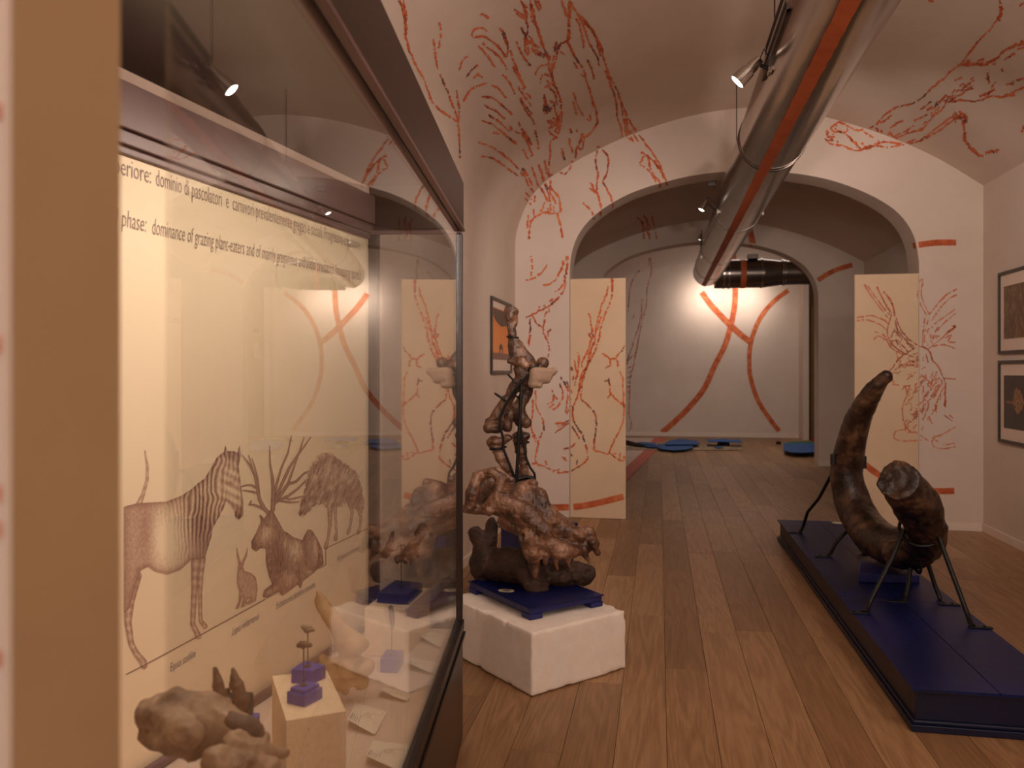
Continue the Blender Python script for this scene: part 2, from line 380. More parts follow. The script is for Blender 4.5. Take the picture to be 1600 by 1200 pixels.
wbox('wall_middle_left', x2l-.15, x2l, YA2, Y3, 0, prof2[0][1]+.04, M['plaster'])
wbox('wall_middle_right', x2r, x2r+.15, YA2, Y3, 0, prof2[-1][1]+.04, M['plaster'])
wbox('wall_far_left', -3.0, -2.85, Y3b, YF, 0, 5, M['plaster'])
wbox('wall_far_corner', XF, XF+.12, YF-.55, YF+.15, 0, 5, M['plaster'])
wbox('wall_far_right', XF+.12, 5.0, YF+.0, YF+.12, 0, 5, M['darkroom'])
wbox('wall_far_side', 4.85, 5.0, Y3b, YF, 0, 5, M['plaster'])
wbox('ceiling_far', -3.0, 5.0, Y3b, YF+.1, 4.9, 5.0, M['plaster'])
# dark doorway at the far right
dx0 = aty(1266, 600, YF-.3).x
# floor: sub floor + individual planks
floor = wbox('floor', -3.0, 5.0, YB, YF+.1, -.12, -.012, M['black'])
pw, pl = .2032, 2.05
pmesh = MB().box((0, 0, -.0065), (pw-.0016, pl-.0016, .013), bevel=.0012).build('plank', M['wood'], floor)
base_me = pmesh.data; bpy.data.objects.remove(pmesh)
row = 0; np_ = 0
x = .03-pw/2 - pw*8
while x < 3.7:
    lim0 = 1.2 if x < 1.5 else 2.5
    y = lim0 - random.random()*pl
    while y < YF:
        y1 = min(y+pl, YF); y0 = y
        cy = (y0+y1)/2
        # skip planks outside what the room shows
        vis = True
        if cy < YA and (x < XL-.05 or x > XR+.05): vis = False
        if cy > YA2+.8 and (x < -1.0): vis = False
        dd = cy*CS - x*SN; uu = (x*CS+cy*SN)/max(dd, .1)*F+CX
        if uu > 2350 or (uu < 420): vis = False
        if y1-y0 < .1: vis = False
        if vis:
            o = bpy.data.objects.new('plank', base_me); COL.objects.link(o); o.parent = floor
            o.location = (x, cy, random.uniform(-.0004, .0003)); o.scale = (1, (y1-y0)/pl, 1); np_ += 1
        y += pl
    x += pw; row += 1

# subtle rest of floor, joined, beyond what can be seen
MB().box((0.8, -.7, -.006), (4.4, 3.6, .012)).build('floorboards', M['wood'], floor, kind='stuff')
# baseboards
wbox('baseboard_right', XR-.014, XR, 2.5, YA, 0, .075, M['white'], .003)
wbox('baseboard_front_right', op[-1][0], XR-.014, YA-.014, YA, 0, .075, M['white'], .003)
wbox('baseboard_left', XL, XL+.014, 3.3, YA, 0, .075, M['white'], .003)
wbox('baseboard_middle', op2[-1][0]+.0, 3.1, Y3-.015, Y3, 0, .09, M['white'], .003)
wbox('baseboard_far', -2.8, XF, YF-.015, YF, 0, .09, M['white'], .003)

# ------------------------------------------------------------------ painted boards in the arch
def board(name, px0, px1, py_top, label, y=YA+.0):
    a = aty(px0, 600, y).x; b = aty(px1, 600, y).x; top = aty((px0+px1)/2, py_top, y).z
    t = thing(name, label, 'board', ((a+b)/2, y, 0))
    MB().box(((a+b)/2, y+.016, top/2+.001), (b-a-.004, .03, top-.004), bevel=.002).build('panel', M['board'], t)
    MB().box(((a+b)/2, y+.047, top/2-.1), (b-a-.02, .03, top-.3)).build('backing_frame', M['boardedge'], t)
    return t
bL = board('painted_board', 890.5, 978, 435, 'tall cream board with orange chalk elephant feet, on left of the arch')
bR = board('painted_board', 1335, 1436, 428, 'tall cream board with half of the chalk deer, on right of the arch')
M['edge'] = M['boardedge']

# ------------------------------------------------------------------ drawing on surfaces by projection from the tracing
bpy.context.view_layer.update()
def bvh_of(objs):
    vv = []; ff = []; owner = []
    for o in objs:
        me = o.data; off = len(vv); mw = o.matrix_world
        vv += [mw @ v.co for v in me.vertices]
        for p in me.polygons: ff.append([off+i for i in p.vertices]); owner.append(o)
    return BVHTree.FromPolygons(vv, ff), owner
def tri_child(t, nm): return [c for c in t.children if c.name.startswith(nm)][0]
surf_objs = [ceil1, ceil2, wallF, wallM, wallFar, tri_child(bL, 'panel'), tri_child(bR, 'panel')]
BVH, OWN = bvh_of(surf_objs)
EYE = Vector((0, 0, H))
def hit(px, py, off=.0022):
    r = ray(px, py).normalized()
    loc, nor, idx, dist = BVH.ray_cast(EYE, r)
    if loc is None: return None, None
    if nor.dot(r) > 0: nor = -nor
    return loc + nor*off, OWN[idx]
strokes = {}
def resample(pts, step):
    out = [pts[0]]
    for a, b in zip(pts[:-1], pts[1:]):
        L = math.hypot(b[0]-a[0], b[1]-a[1]); n = max(1, int(L/step))
        for k in range(1, n+1): out.append((a[0]+(b[0]-a[0])*k/n, a[1]+(b[1]-a[1])*k/n))
    return out
def stroke(pts, width=2.6, key='chalk', jit=.8, gap=.07, step=1.9, vary=.6, off=.0022, smooth=True):
    if len(pts) < 2: return
    if smooth and len(pts) > 2: pts = smooth_poly([(float(a), float(b)) for a, b in pts], 6)
    P = resample(pts, step); n = len(P)
    prev = None; dev = 0
    for i, p in enumerate(P):
        a = P[max(i-1, 0)]; b = P[min(i+1, n-1)]
        tx, ty = b[0]-a[0], b[1]-a[1]; L = math.hypot(tx, ty) or 1; nx, ny = -ty/L, tx/L
        dev = dev*.6 + random.uniform(-jit, jit)
        wd = width*random.uniform(1-vary, 1+vary)*.5
        cx, cy = p[0]+nx*dev, p[1]+ny*dev
        h1, o1 = hit(cx+nx*wd, cy+ny*wd, off); h2, o2 = hit(cx-nx*wd, cy-ny*wd, off)
        if h1 is None or h2 is None or o1 is not o2 or (h1-h2).length > .5: prev = None; continue
        if prev and prev[2] is o1 and random.random() > gap and (h1-prev[0]).length < .6:
            d = strokes.setdefault((o1.name, key), ([], []))
            k = len(d[0]); d[0].extend([prev[0], prev[1], h2, h1]); d[1].append((k, k+1, k+2, k+3))
        prev = (h1, h2, o1)
def draw(text, sx, ox, oy, width=2.6, key='chalk', **kw):
    for part in text.replace('\n', ' ').split(';'):
        pr = [tuple(map(float, q.split(','))) for q in part.split()]
        if len(pr) >= 2: stroke([(ox+a/sx, oy+b/sx) for a, b in pr], width, key, **kw)
def hatch(poly, n, ang, L, width, key, spread=.3, sx=1, ox=0, oy=0):
    poly = [(ox+a/sx, oy+b/sx) for a, b in poly]
    xs = [p[0] for p in poly]; ys = [p[1] for p in poly]; c = 0
    for _ in range(n*6):
        if c >= n: break
        x = random.uniform(min(xs), max(xs)); y = random.uniform(min(ys), max(ys))
        inside = False; j = len(poly)-1
        for i in range(len(poly)):
            if (poly[i][1] > y) != (poly[j][1] > y) and x < (poly[j][0]-poly[i][0])*(y-poly[i][1])/(poly[j][1]-poly[i][1])+poly[i][0]: inside = not inside
            j = i
        if not inside: continue
        a = ang+random.gauss(0, spread); l = L*random.uniform(.5, 1.3); k = random.uniform(-.25, .25)*l
        stroke([(x, y), (x+math.cos(a)*l/2-math.sin(a)*k, y+math.sin(a)*l/2+math.cos(a)*k), (x+math.cos(a)*l, y+math.sin(a)*l)], width, key); c += 1

CEIL = """75,0 95,60 105,120 110,180 125,240 150,310 185,370 215,440 240,510 290,560 340,590 370,610;95,0 110,80 103,175;80,0 102,90 108,175;
245,195 255,270 265,345;278,110 284,150;283,165 286,190;277,200 274,240;278,372 310,440 345,530 370,600;362,450 372,520 372,600 375,680 380,790;
480,75 500,72 525,90;445,190 440,160 480,135 520,160;450,190 500,180 540,210 580,240 605,285;455,185 510,185 560,225 610,280;375,350 390,300 420,280;410,385 440,345 470,322;
445,390 470,375 492,385;395,505 430,450 475,425 515,415;535,425 575,445 610,490;485,485 530,485 585,520 640,575;500,525 560,555 605,597;
520,572 580,610 630,662;488,600 540,620 590,660 660,718;545,660 575,672;472,710 540,735 600,780 650,820 700,880;485,780 540,792 600,830 670,878;
575,140 600,170 620,230 640,290 660,340 690,400 710,440;590,165 612,220 615,280 600,270;470,230 520,280 555,335;490,215 550,260 590,300 615,345;590,372 620,400 655,470;
645,330 665,370 700,430;650,345 680,400 705,440;670,430 700,480 735,530;690,440 720,475 735,490;680,480 700,540 740,600 745,625;690,510 740,570;660,205 690,270 730,330;
650,45 700,85 720,130 710,200 725,270;655,60 700,95;680,135 700,160 720,200 760,235;690,150 735,195 745,230;700,190 705,250 720,275;710,215 740,215 775,240;
685,0 710,60 715,120;735,20 740,90 760,130;695,20 720,40;730,0 745,80 770,150 790,220 815,280 825,330 840,380;745,70 775,160 800,240 830,290;735,240 790,270 830,300;740,255 800,285;
755,375 770,340 800,325 830,320;780,415 795,370 840,385;750,0 780,50;770,0 790,40;890,0 910,60 925,90;925,0 925,100 920,200 935,260;932,5 932,90;900,50 915,80 905,40;
920,210 880,220 865,270 845,340 840,390 865,450 885,520 885,600 865,680 850,690;855,270 838,340 850,420 875,470;860,205 855,260;880,260 905,270;845,235 870,260;
800,435 830,440 860,490 850,540 870,600 855,660;800,470 800,570;805,480 808,560;815,560 850,520;820,640 860,620 880,560;820,600 840,640;825,500 870,520;815,650 850,680;800,540 815,520 810,570;
805,500 830,560;810,400 850,430;815,420 855,470;830,600 870,640;840,590 880,600;
935,240 960,290 990,330 1010,390 1030,450 1045,510 1065,570 1060,630 1010,685;1000,680 990,740 960,745 955,790;925,215 950,270 970,300;
930,0 960,60 1010,110 1050,170 1090,250 1105,310 1130,380 1160,440 1195,530 1220,590 1260,650;965,75 1010,120 1055,175 1095,260;975,90 1030,140 1080,235;
1105,350 1140,440 1160,510 1165,580 1185,640 1190,700;960,90 985,160 1000,240;1000,140 1030,220 1070,290;980,80 1010,170;1060,200 1085,280;
1015,290 1040,350 1050,395;1070,290 1075,335;945,460 970,530 995,580;945,505 965,580;1185,510 1195,580;945,310 965,345;985,370 1005,390;
1025,570 1030,605 1015,590;925,690 940,765;890,740 905,800;990,665 965,740;1000,665 975,720;930,640 940,665;960,640 965,660;
755,650 775,745;670,610 700,660 740,730;655,655 680,670;690,660 720,720 740,770 730,775;695,745 720,795;630,630 640,650;625,690 665,720;700,650 740,725;
850,690 832,710 830,780 822,850 830,900 835,940 870,990 880,1040 870,1065 800,1065 750,1090 730,1130 725,1195;865,1065 880,1120 893,1190;750,1045 752,1080;720,1075 718,1140;
690,840 720,920 750,970 750,1010;710,960 740,1000;705,990 735,1025;695,840 720,880 740,930;740,835 760,900 800,970 820,1005;770,815 790,880 820,960 830,1010;
800,800 815,870;785,850 810,930;805,1010 785,1060;835,1020 830,1060;800,910 840,980 860,1020;820,1040 825,1065;850,1030 850,1062;
822,880 870,860 905,868 930,840 945,805;1215,590 1220,650 1245,710;1225,600 1260,660 1300,710 1340,760 1380,830 1418,925;1230,650 1270,710;1200,590 1215,680 1235,700;
1285,760 1320,790 1335,850 1375,910 1380,940;1280,825 1330,860 1360,910;1310,770 1350,810 1385,850;1280,820 1300,780;1350,800 1400,890;
1070,730 1060,800 1070,870 1065,960 1085,1040 1085,1080;1030,915 1060,960;1090,745 1120,790 1115,860 1095,910 1130,970 1145,1040;995,1015 1030,1050 1050,1095;1025,940 1065,965;1058,750 1075,765"""
draw(CEIL, 3.2, 600, 0, 2.9, 'chalk', gap=.05)
draw("95,20 105,100 108,175;690,10 715,90;925,10 925,200;925,205 880,220 860,270;1000,100 1060,180 1095,260;820,270 825,330 840,375;740,20 760,110;655,350 700,430;850,600 870,640 850,690", 3.2, 600, 0, 3.4, 'chalk', jit=1.0, gap=.2)
draw("1265,1085 1290,1120 1300,1195;1295,1070 1310,1100 1335,1140;1330,1065 1350,1120 1362,1195;1310,1090 1330,1195;1290,1100 1325,1180", 3.2, 600, 0, 2.2, 'chalk')
LB = """140,0 145,50 140,105;118,108 150,100 190,70 212,38;195,132 240,115 270,80 285,20;300,0 303,90;305,0 306,60;285,110 300,60;280,60 290,30;118,275 180,245 240,210 280,165 300,115;
250,160 285,130 300,95;180,240 178,225;205,225 203,212;225,205 240,190;150,268 165,300 195,320 200,350 215,375 222,410 215,455;195,318 205,265 215,250;215,360 218,340 232,328;225,235 220,250;140,280 138,330 135,390 130,400;
400,255 410,300 418,350 405,390 395,430 370,480 370,500;505,100 500,190 470,270 450,340 430,420 400,480 375,560 368,600 365,635;508,105 506,160;
485,135 475,180 450,250 435,320 425,380 405,430 390,500 365,570 350,620 330,680;455,270 440,330;410,340 425,365;400,345 415,370;420,385 400,470 370,530 355,600;352,430 355,480 350,540;335,465 345,520 340,580;315,480 330,530 330,555;
365,635 400,670 430,710 432,780 422,855 430,870 470,880 490,880 500,850 530,790 555,730 558,660;460,435 490,460 495,490 475,500;495,460 520,455 550,420 565,400;525,460 532,500;
540,515 552,560 555,620 557,690;490,545 495,590 500,615 550,665;485,635 505,618;470,560 490,560;487,880 520,900 545,912 565,905;520,880 515,900;540,880 538,900;555,880 557,905;
330,670 335,740 370,800 390,860 395,900 370,930 330,955 280,968 240,960 200,940 165,925 165,880 175,840 155,800 145,760 150,700 150,640;
165,600 165,670 190,720 203,780;172,840 195,790;165,830 150,800;275,540 300,580 310,620 295,700;270,570 285,620 270,660 240,690;235,600 250,630 262,640;310,550 320,620 310,690 300,705;
300,560 318,600;215,665 240,650 235,620;225,680 245,660;250,750 300,740 325,710;250,790 290,765 310,745;262,760 300,748;325,760 340,790 360,815;285,862 320,855 340,835;315,870 325,895;280,895 305,915;
350,910 345,935;315,965 320,950;205,915 210,940;145,930 165,925;325,590 318,650 325,670;240,960 270,955"""
draw(LB, 2.859, 780, 400, 2.5, 'chalk')
GI = """1265,10 1270,100 1245,200 1240,300 1215,400 1195,500 1175,600 1160,680 1140,760 1135,860 1130,980;1258,10 1255,60;1195,90 1160,140 1135,220 1125,350;1195,90 1200,100;1215,270 1200,400 1175,500;
1220,340 1190,440;1165,540 1130,620 1120,680;1190,550 1165,640;1155,620 1120,660;1145,600 1118,650;1125,980 1145,1040 1140,1080 1125,1095;1120,700 1150,690;1120,730 1148,720;1120,760 1143,755;1120,790 1140,785;1118,820 1140,815;1118,850 1136,850;1185,460 1150,560;1190,40 1188,44;1155,390 1170,350"""
draw(GI, 4, 700, 400, 1.8, 'chalkbrown', jit=.3)
DEER = """450,135 500,210 560,290;465,140 510,200 560,265 575,275;510,145 530,190 575,260;515,150 550,230 578,270;540,165 575,210 590,270;555,185 585,230 595,290;450,135 465,140;510,145 515,150;
415,290 480,280 540,300 565,320;415,305 470,300 530,325 560,355;440,285 450,310;495,390 520,375 550,395;500,355 540,370 560,400;500,385 498,395;565,320 560,370 590,420 640,460;580,270 565,320;
600,290 620,340 650,380 700,420 715,425;595,300 610,350 650,400 680,440;590,350 570,400 600,395 628,405;600,400 630,420 655,450 640,460 600,430 570,410;560,400 580,430 635,465;
600,450 610,480 635,460;610,480 600,500;715,110 700,180 715,230 745,280;725,115 720,190 755,275;755,275 800,220 840,180 885,155;770,300 810,240 850,200 885,180;
780,320 820,290 875,250;790,350 830,310 880,270;735,290 725,370 725,420;750,300 735,350 730,400;745,440 770,420 820,380 850,350 880,325;760,400 790,370;770,425 830,415 880,435;830,385 860,370 845,400 880,405;860,330 880,322;
715,425 750,440 770,490;720,420 760,450 775,500;640,460 600,500 580,530 560,540;580,600 610,605 640,610;650,510 660,495 690,500;655,512 690,510;665,500 670,508;
645,610 650,650 635,690 630,740 640,790 665,820 700,830 740,860 770,870;770,490 800,520 820,570 835,600;820,570 850,575 880,578;830,640 832,710;835,600 805,650 790,690;
600,820 590,840 600,860 650,868 720,862;600,820 640,810 660,795;655,825 680,830;770,870 780,850 820,835 880,800;770,870 775,890 810,903 880,895;820,885 875,878;800,870 780,860;825,745 865,775;850,745 868,760;
640,460 690,430;700,470 700,520;740,460 750,500;770,780 765,800;680,560 650,580;720,560 770,600;580,560 590,600"""
draw(DEER, 3, 1200, 400, 2.0, 'chalkpale', jit=.35)
hatch([(650, 620), (700, 560), (800, 520), (825, 600), (800, 700), (760, 780), (700, 820), (650, 790), (640, 700)], 75, math.radians(112), 12, 1.8, 'chalkpale', .3, 3, 1200, 400)
hatch([(610, 500), (700, 450), (760, 480), (740, 560), (650, 580), (600, 560)], 28, math.radians(160), 8, 1.5, 'chalkpale', .4, 3, 1200, 400)
hatch([(580, 290), (640, 360), (680, 430), (640, 450), (580, 390), (565, 340)], 16, math.radians(60), 9, 1.5, 'chalkpale', .3, 3, 1200, 400)
hatch([(740, 300), (790, 330), (870, 340), (780, 400), (740, 420)], 16, math.radians(120), 6, 1.4, 'chalkpale', .4, 3, 1200, 400)
draw("830,600 832,640 828,705;725,115 718,110;790,690 780,730;840,360 880,330", 3, 1200, 400, 2.6, 'chalk')
PAW = """1490,0 1500,40 1470,100 1430,150 1390,190 1350,240 1310,290 1270,320 1230,360 1170,410 1130,445 1080,475 1040,480 990,505 950,540 925,570;
1310,290 1370,290 1440,285 1480,260 1520,225 1600,195;1310,300 1380,295 1440,290;1255,465 1300,455 1380,460 1450,440 1520,435 1600,390;1260,460 1300,462;
1250,460 1220,500 1170,545 1130,590 1070,605 1020,625 990,600;1600,355 1550,370;1500,310 1505,325;1435,330 1440,380;1510,270 1560,240;1570,225 1600,210;
1280,370 1320,350;1330,390 1380,360;1340,410 1370,400;1130,500 1180,460;1190,490 1250,430;1400,440 1460,410;1450,400 1470,370;1260,460 1340,410;1520,385 1560,375;
720,580 760,555 795,570 830,590 870,590 920,575;720,580 740,600 790,600 800,580;700,600 710,620 740,625;695,630 720,655 770,660 820,680 860,685 900,665 980,670 1050,660 1120,640 1170,620 1220,590 1270,550 1300,520;
700,595 712,605 700,612;700,640 740,640 755,650;705,620 730,632;720,600 735,612;750,560 745,590 770,600;790,610 830,650 865,680;800,620 845,660;870,600 915,625;920,655 960,650 1040,650 1110,635;
1130,635 1180,600 1240,555 1280,530;930,575 935,600;950,590 955,610;925,580 940,600;985,600 990,625 1040,605;860,650 880,675;865,680 900,670 940,640;
1290,520 1320,540 1330,580 1335,640 1370,690 1415,710;1425,695 1485,680;990,580 1050,545;950,560 1000,520;1050,600 1100,570;1100,550 1160,520;1165,560 1120,590;
1600,570 1590,600;1580,30 1600,10;1165,0 1190,5"""
draw(PAW, 2.909, 1050, 0, 2.8, 'chalk')
draw("1490,20 1500,50 1480,90;1340,285 1440,290;1300,500 1340,540;1400,440 1470,410;1500,440 1560,430;1330,600 1345,660 1410,712;1425,695 1490,682;1275,530 1330,535;1520,225 1600,190;1430,340 1442,375", 2.909, 1050, 0, 4.2, 'chalk', jit=1.6, gap=.2)
hatch([(1150, 500), (1260, 420), (1370, 350), (1390, 390), (1250, 480), (1130, 580)], 26, math.radians(-38), 9, 2.0, 'chalk', .15, 2.909, 1050, 0)
hatch([(1280, 500), (1340, 510), (1350, 550), (1290, 540)], 20, math.radians(75), 7, 2.2, 'chalk', .2, 2.909, 1050, 0)
hatch([(1340, 275), (1470, 270), (1470, 295), (1330, 300)], 16, math.radians(-40), 6, 2.2, 'chalk', .2, 2.909, 1050, 0)
# broad stripes
SK = dict(key='stripe', jit=0, gap=0, vary=.03, step=4)
draw("455,322 500,385 550,440 610,500 660,545 712,585", 3.334, 960, 360, 9.5, **SK)
draw("618,123 628,200 630,305 625,400 605,500 575,600 520,710 470,820 400,910 310,1000 225,1070", 3.334, 960, 360, 8.8, **SK, off=.004)
draw("905,312 830,370 770,440 730,520 708,600 702,680 710,770 745,880 800,970 858,1045", 3.334, 960, 360, 7.0, **SK, off=.006)
draw("1060,260 1120,222 1180,197 1240,180", 3.334, 960, 360, 7.5, **SK)
draw("1167,345 1172,362 1177,384", 1, 0, 0, 10, **SK)
draw("1427,384 1460,379.5 1494,379", 1, 0, 0, 9.5, **SK)
draw("1340,716 1362,734 1385,749 1420,762 1455,767 1491,767", 1, 0, 0, 9.5, **SK)
draw("1337,431 1343,430 1350,428", 1, 0, 0, 7, **SK)
draw("826,793 850,793 896,792 924,788 952,781.5 977,775", 1, 0, 0, 10, **SK)
for (on, key), (vv, ff) in strokes.items():
    o = bpy.data.objects[on]
    nm = 'painted_stripe' if key == 'stripe' else 'chalk_drawing'
    if nm == 'painted_stripe':
        lab = 'broad orange painted stripe'
    else:
        lab = {'chalk': 'orange and grey chalk animal drawing', 'chalkpale': 'fine pale orange chalk drawing of a reclining deer', 'chalkbrown': 'thin brown chalk drawing of long legs'}[key]
    par = o.parent if o.parent else o
    ob = link(nm, mesh(vv, ff), M[key], par, label=lab)
    if nm == 'chalk_drawing': ob['kind'] = 'stuff'

# ------------------------------------------------------------------ signed distance modelling (bones)
def vnoise(P, freq, seed):
    r = np.random.default_rng(seed); N = 32
    G = r.random((N, N, N)).astype(np.float32)*2-1
    Q = P*freq; I = np.floor(Q).astype(np.int64); f = (Q-I).astype(np.float32); f = f*f*(3-2*f)
    I %= N; J = (I+1) % N
    def g(a, b, c): return G[a, b, c]
    x0, y0, z0 = I[..., 0], I[..., 1], I[..., 2]; x1, y1, z1 = J[..., 0], J[..., 1], J[..., 2]
    fx, fy, fz = f[..., 0], f[..., 1], f[..., 2]
    c00 = g(x0, y0, z0)*(1-fx)+g(x1, y0, z0)*fx; c10 = g(x0, y1, z0)*(1-fx)+g(x1, y1, z0)*fx
    c01 = g(x0, y0, z1)*(1-fx)+g(x1, y0, z1)*fx; c11 = g(x0, y1, z1)*(1-fx)+g(x1, y1, z1)*fx
    c0 = c00*(1-fy)+c10*fy; c1 = c01*(1-fy)+c11*fy
    return c0*(1-fz)+c1*fz
def surface_nets(D, org, h):
    nx, ny, nz = D.shape
    S = D < 0
    cnt = np.zeros((nx-1, ny-1, nz-1), np.int8)
    corners = [(i, j, k) for i in (0, 1) for j in (0, 1) for k in (0, 1)]
    for i, j, k in corners: cnt += S[i:nx-1+i, j:ny-1+j, k:nz-1+k]
    act = (cnt > 0) & (cnt < 8)
    idx = np.argwhere(act); n = len(idx)
    vid = -np.ones(act.shape, np.int64); vid[tuple(idx.T)] = np.arange(n)
    acc = np.zeros((n, 3)); c = np.zeros(n)
    for a in corners:
        for ax in range(3):
            if a[ax]: continue
            b = list(a); b[ax] = 1
            da = D[idx[:, 0]+a[0], idx[:, 1]+a[1], idx[:, 2]+a[2]]; db = D[idx[:, 0]+b[0], idx[:, 1]+b[1], idx[:, 2]+b[2]]
            m = (da < 0) != (db < 0); t = np.where(m, da/(da-db+1e-12), 0)
            p = np.tile(np.array(a, float), (n, 1)); p[:, ax] += t
            acc[m] += p[m]; c[m] += 1
    V = (idx+acc/c[:, None])*h+org
    faces = []
    for ax in range(3):
        sl0 = [slice(None)]*3; sl1 = [slice(None)]*3; sl0[ax] = slice(0, -1); sl1[ax] = slice(1, None)
        ch = S[tuple(sl0)] != S[tuple(sl1)]; e = np.argwhere(ch)
        b, c_ = (ax+1) % 3, (ax+2) % 3
        ok = (e[:, b] > 0) & (e[:, c_] > 0) & (e[:, b] < D.shape[b]-1) & (e[:, c_] < D.shape[c_]-1)
        e = e[ok]; flip = S[tuple(e.T)]
        q = []
        for db, dc in ((1, 1), (0, 1), (0, 0), (1, 0)):
            t = e.copy(); t[:, b] -= db; t[:, c_] -= dc; q.append(vid[tuple(t.T)])
        Q = np.stack(q, 1); Q[~flip] = Q[~flip][:, ::-1]; faces.append(Q)
    return V, np.concatenate(faces)
def sdf_obj(name, prims, h, mat, parent=None, k=.02, noise_a=((14, .004), (40, .0015)), label=None, pix=True, seed=3, iters=1):
    """prims: ('c', a, b) tapered capsule a=(px,py,d,rpx); ('e', centre(px,py,d), (rx px, ry px, rz m)); prefix '-' subtracts"""
    L = []
    for p in prims:
        op_ = p[0]
        def cv(q):
            if pix: return np.array(atd(q[0], q[1], q[2])), q[3]*q[2]/F if len(q) > 3 else None
            return np.array(q[:3]), q[3] if len(q) > 3 else None
        if op_[-1] == 'c':
            a, ra = cv(p[1]); b, rb = cv(p[2]); L.append((op_, a, b, ra, rb))
        else:
            if op_ == '-p': a, _ = cv(p[1]); L.append((op_, a, p[2], 0, None)); continue
            a, _ = cv(p[1]); s = p[1][2]/F if pix else 1; r = p[2]
            ang = p[3] if len(p) > 3 else 0
            L.append((op_, a, (r[0]*s, r[2], r[1]*s), ang, None))
    lo = np.full(3, 1e9); hi = np.full(3, -1e9)
    for q in L:
        if q[0][0] == '-': continue
        if q[0] == 'c':
            for c_, r in ((q[1], q[3]), (q[2], q[4])): lo = np.minimum(lo, c_-r); hi = np.maximum(hi, c_+r)
        else:
            r = max(q[2]); lo = np.minimum(lo, q[1]-r); hi = np.maximum(hi, q[1]+r)
    lo -= k+3*h; hi += k+3*h
    n = np.ceil((hi-lo)/h).astype(int)+1
    g = np.meshgrid(*[lo[i]+np.arange(n[i])*h for i in range(3)], indexing='ij')
    P = np.stack(g, -1).astype(np.float32)
    D = None
    R = np.array([[CS, SN, 0], [-SN, CS, 0], [0, 0, 1]])   # world->camera aligned (right, fwd, up)
    if not pix: R = np.eye(3)
    for q in L:
        if q[0] == '-p':
            nn_ = np.array(q[2], float); nn_ /= np.linalg.norm(nn_); nw = R.T@nn_; D = np.maximum(D, (P-q[1])@nw+.006*vnoise(P, 30, seed+9)); continue
        if q[0][-1] == 'c':
            a, b = q[1], q[2]; ab = b-a; t = np.clip(((P-a)@ab)/max(ab@ab, 1e-9), 0, 1)
            d = np.linalg.norm(P-a-t[..., None]*ab, axis=-1)-(q[3]+(q[4]-q[3])*t)
        else:
            X = (P-q[1])@R.T
            if q[3]:
                ca, sa = math.cos(q[3]), math.sin(q[3]); X = np.stack([X[..., 0]*ca-X[..., 2]*sa, X[..., 1], X[..., 0]*sa+X[..., 2]*ca], -1)
            rr = np.array(q[2]); l = np.linalg.norm(X/rr, axis=-1); l2 = np.linalg.norm(X/(rr*rr), axis=-1)+1e-6
            d = l*(l-1)/l2
        if q[0][0] == '-':
            kk = k*.4; hh = np.clip(.5-.5*(D+d)/kk, 0, 1); D = D*(1-hh)+(-d)*hh+kk*hh*(1-hh)
        elif D is None: D = d
        else:
            hh = np.clip(.5+.5*(d-D)/k, 0, 1); D = d*(1-hh)+D*hh-k*hh*(1-hh)
    for i, (fq, am) in enumerate(noise_a):
        nz_ = vnoise(P, fq, seed+i)
        D = D+(am*nz_ if am > 0 else am*(1-2.6*np.abs(nz_)))
    V, Fc = surface_nets(D, lo, h)
    me = bpy.data.meshes.new(name); me.vertices.add(len(V)); me.vertices.foreach_set('co', V.astype(np.float32).ravel())
    me.loops.add(len(Fc)*4); me.loops.foreach_set('vertex_index', Fc.astype(np.int32).ravel())
    me.polygons.add(len(Fc)); me.polygons.foreach_set('loop_start', np.arange(0, len(Fc)*4, 4, dtype=np.int32))
    me.update(calc_edges=True); me.validate()
    return link(name, me, mat, parent, label, smooth=True)

# ------------------------------------------------------------------ ventilation duct
DR = .235; DXc, DZc = .80, 3.18
duct = thing('ventilation_duct', 'long shiny steel ventilation duct with an orange stripe under the vault', 'duct', (DXc, 6, DZc-DR))
YD0, YD1 = -2.4, 13.95
MB().tube([(DXc, y, DZc) for y in np.linspace(YD0, YD1, 14)], DR, 64, caps=True).build('duct_pipe', M['duct'], duct, smooth=True)
for yy in (1.6, 3.3, 5.95, 6.03, 8.55, 11.2, 13.0):
    mb = MB(); mb.tube([(DXc, yy-.009, DZc), (DXc, yy, DZc), (DXc, yy+.009, DZc)], [DR+.002, DR+.006, DR+.002], 64); mb.build('joint_ring', M['ductdark'], duct, smooth=True)
# painted stripe underneath (slightly ragged)
vv = []; ff = []; N_ = 240
for i in range(N_+1):
    y = YD0+(YD1-YD0)*i/N_
    for s in (-1, 1):
        a = math.radians(-90+3) + s*(.135+random.uniform(-.012, .012)); rr = DR+.0095
        vv.append((DXc+math.cos(a)*rr, y, DZc+math.sin(a)*rr))
st = []
for i in range(N_): st.append((2*i, 2*i+1, 2*i+3, 2*i+2))
# curve it: subdivide across
vv2 = []; ff2 = []
for i in range(N_+1):
    y = YD0+(YD1-YD0)*i/N_
    j0, j1 = random.uniform(-.012, .012), random.uniform(-.012, .012)
    for k in range(5):
        a = math.radians(-105) + (-.150+j0) + (k/4)*(.30+j1-j0); rr = DR+.0088
        vv2.append((DXc+math.cos(a)*rr, y, DZc+math.sin(a)*rr))
for i in range(N_):
    for k in range(4): ff2.append((i*5+k, i*5+k+1, (i+1)*5+k+1, (i+1)*5+k))
link('painted_stripe', mesh(vv2, ff2), M['ductstripe'], duct, smooth=True, label='ragged orange stripe')
# rounded end + elbow to the right
mb = MB(); mb.tube([(DXc, YD1+.001+.06*k, DZc) for k in range(4)], [DR, DR*.93, DR*.75, DR*.4], 48); mb.build('end_cap', M['duct'], duct, smooth=True)
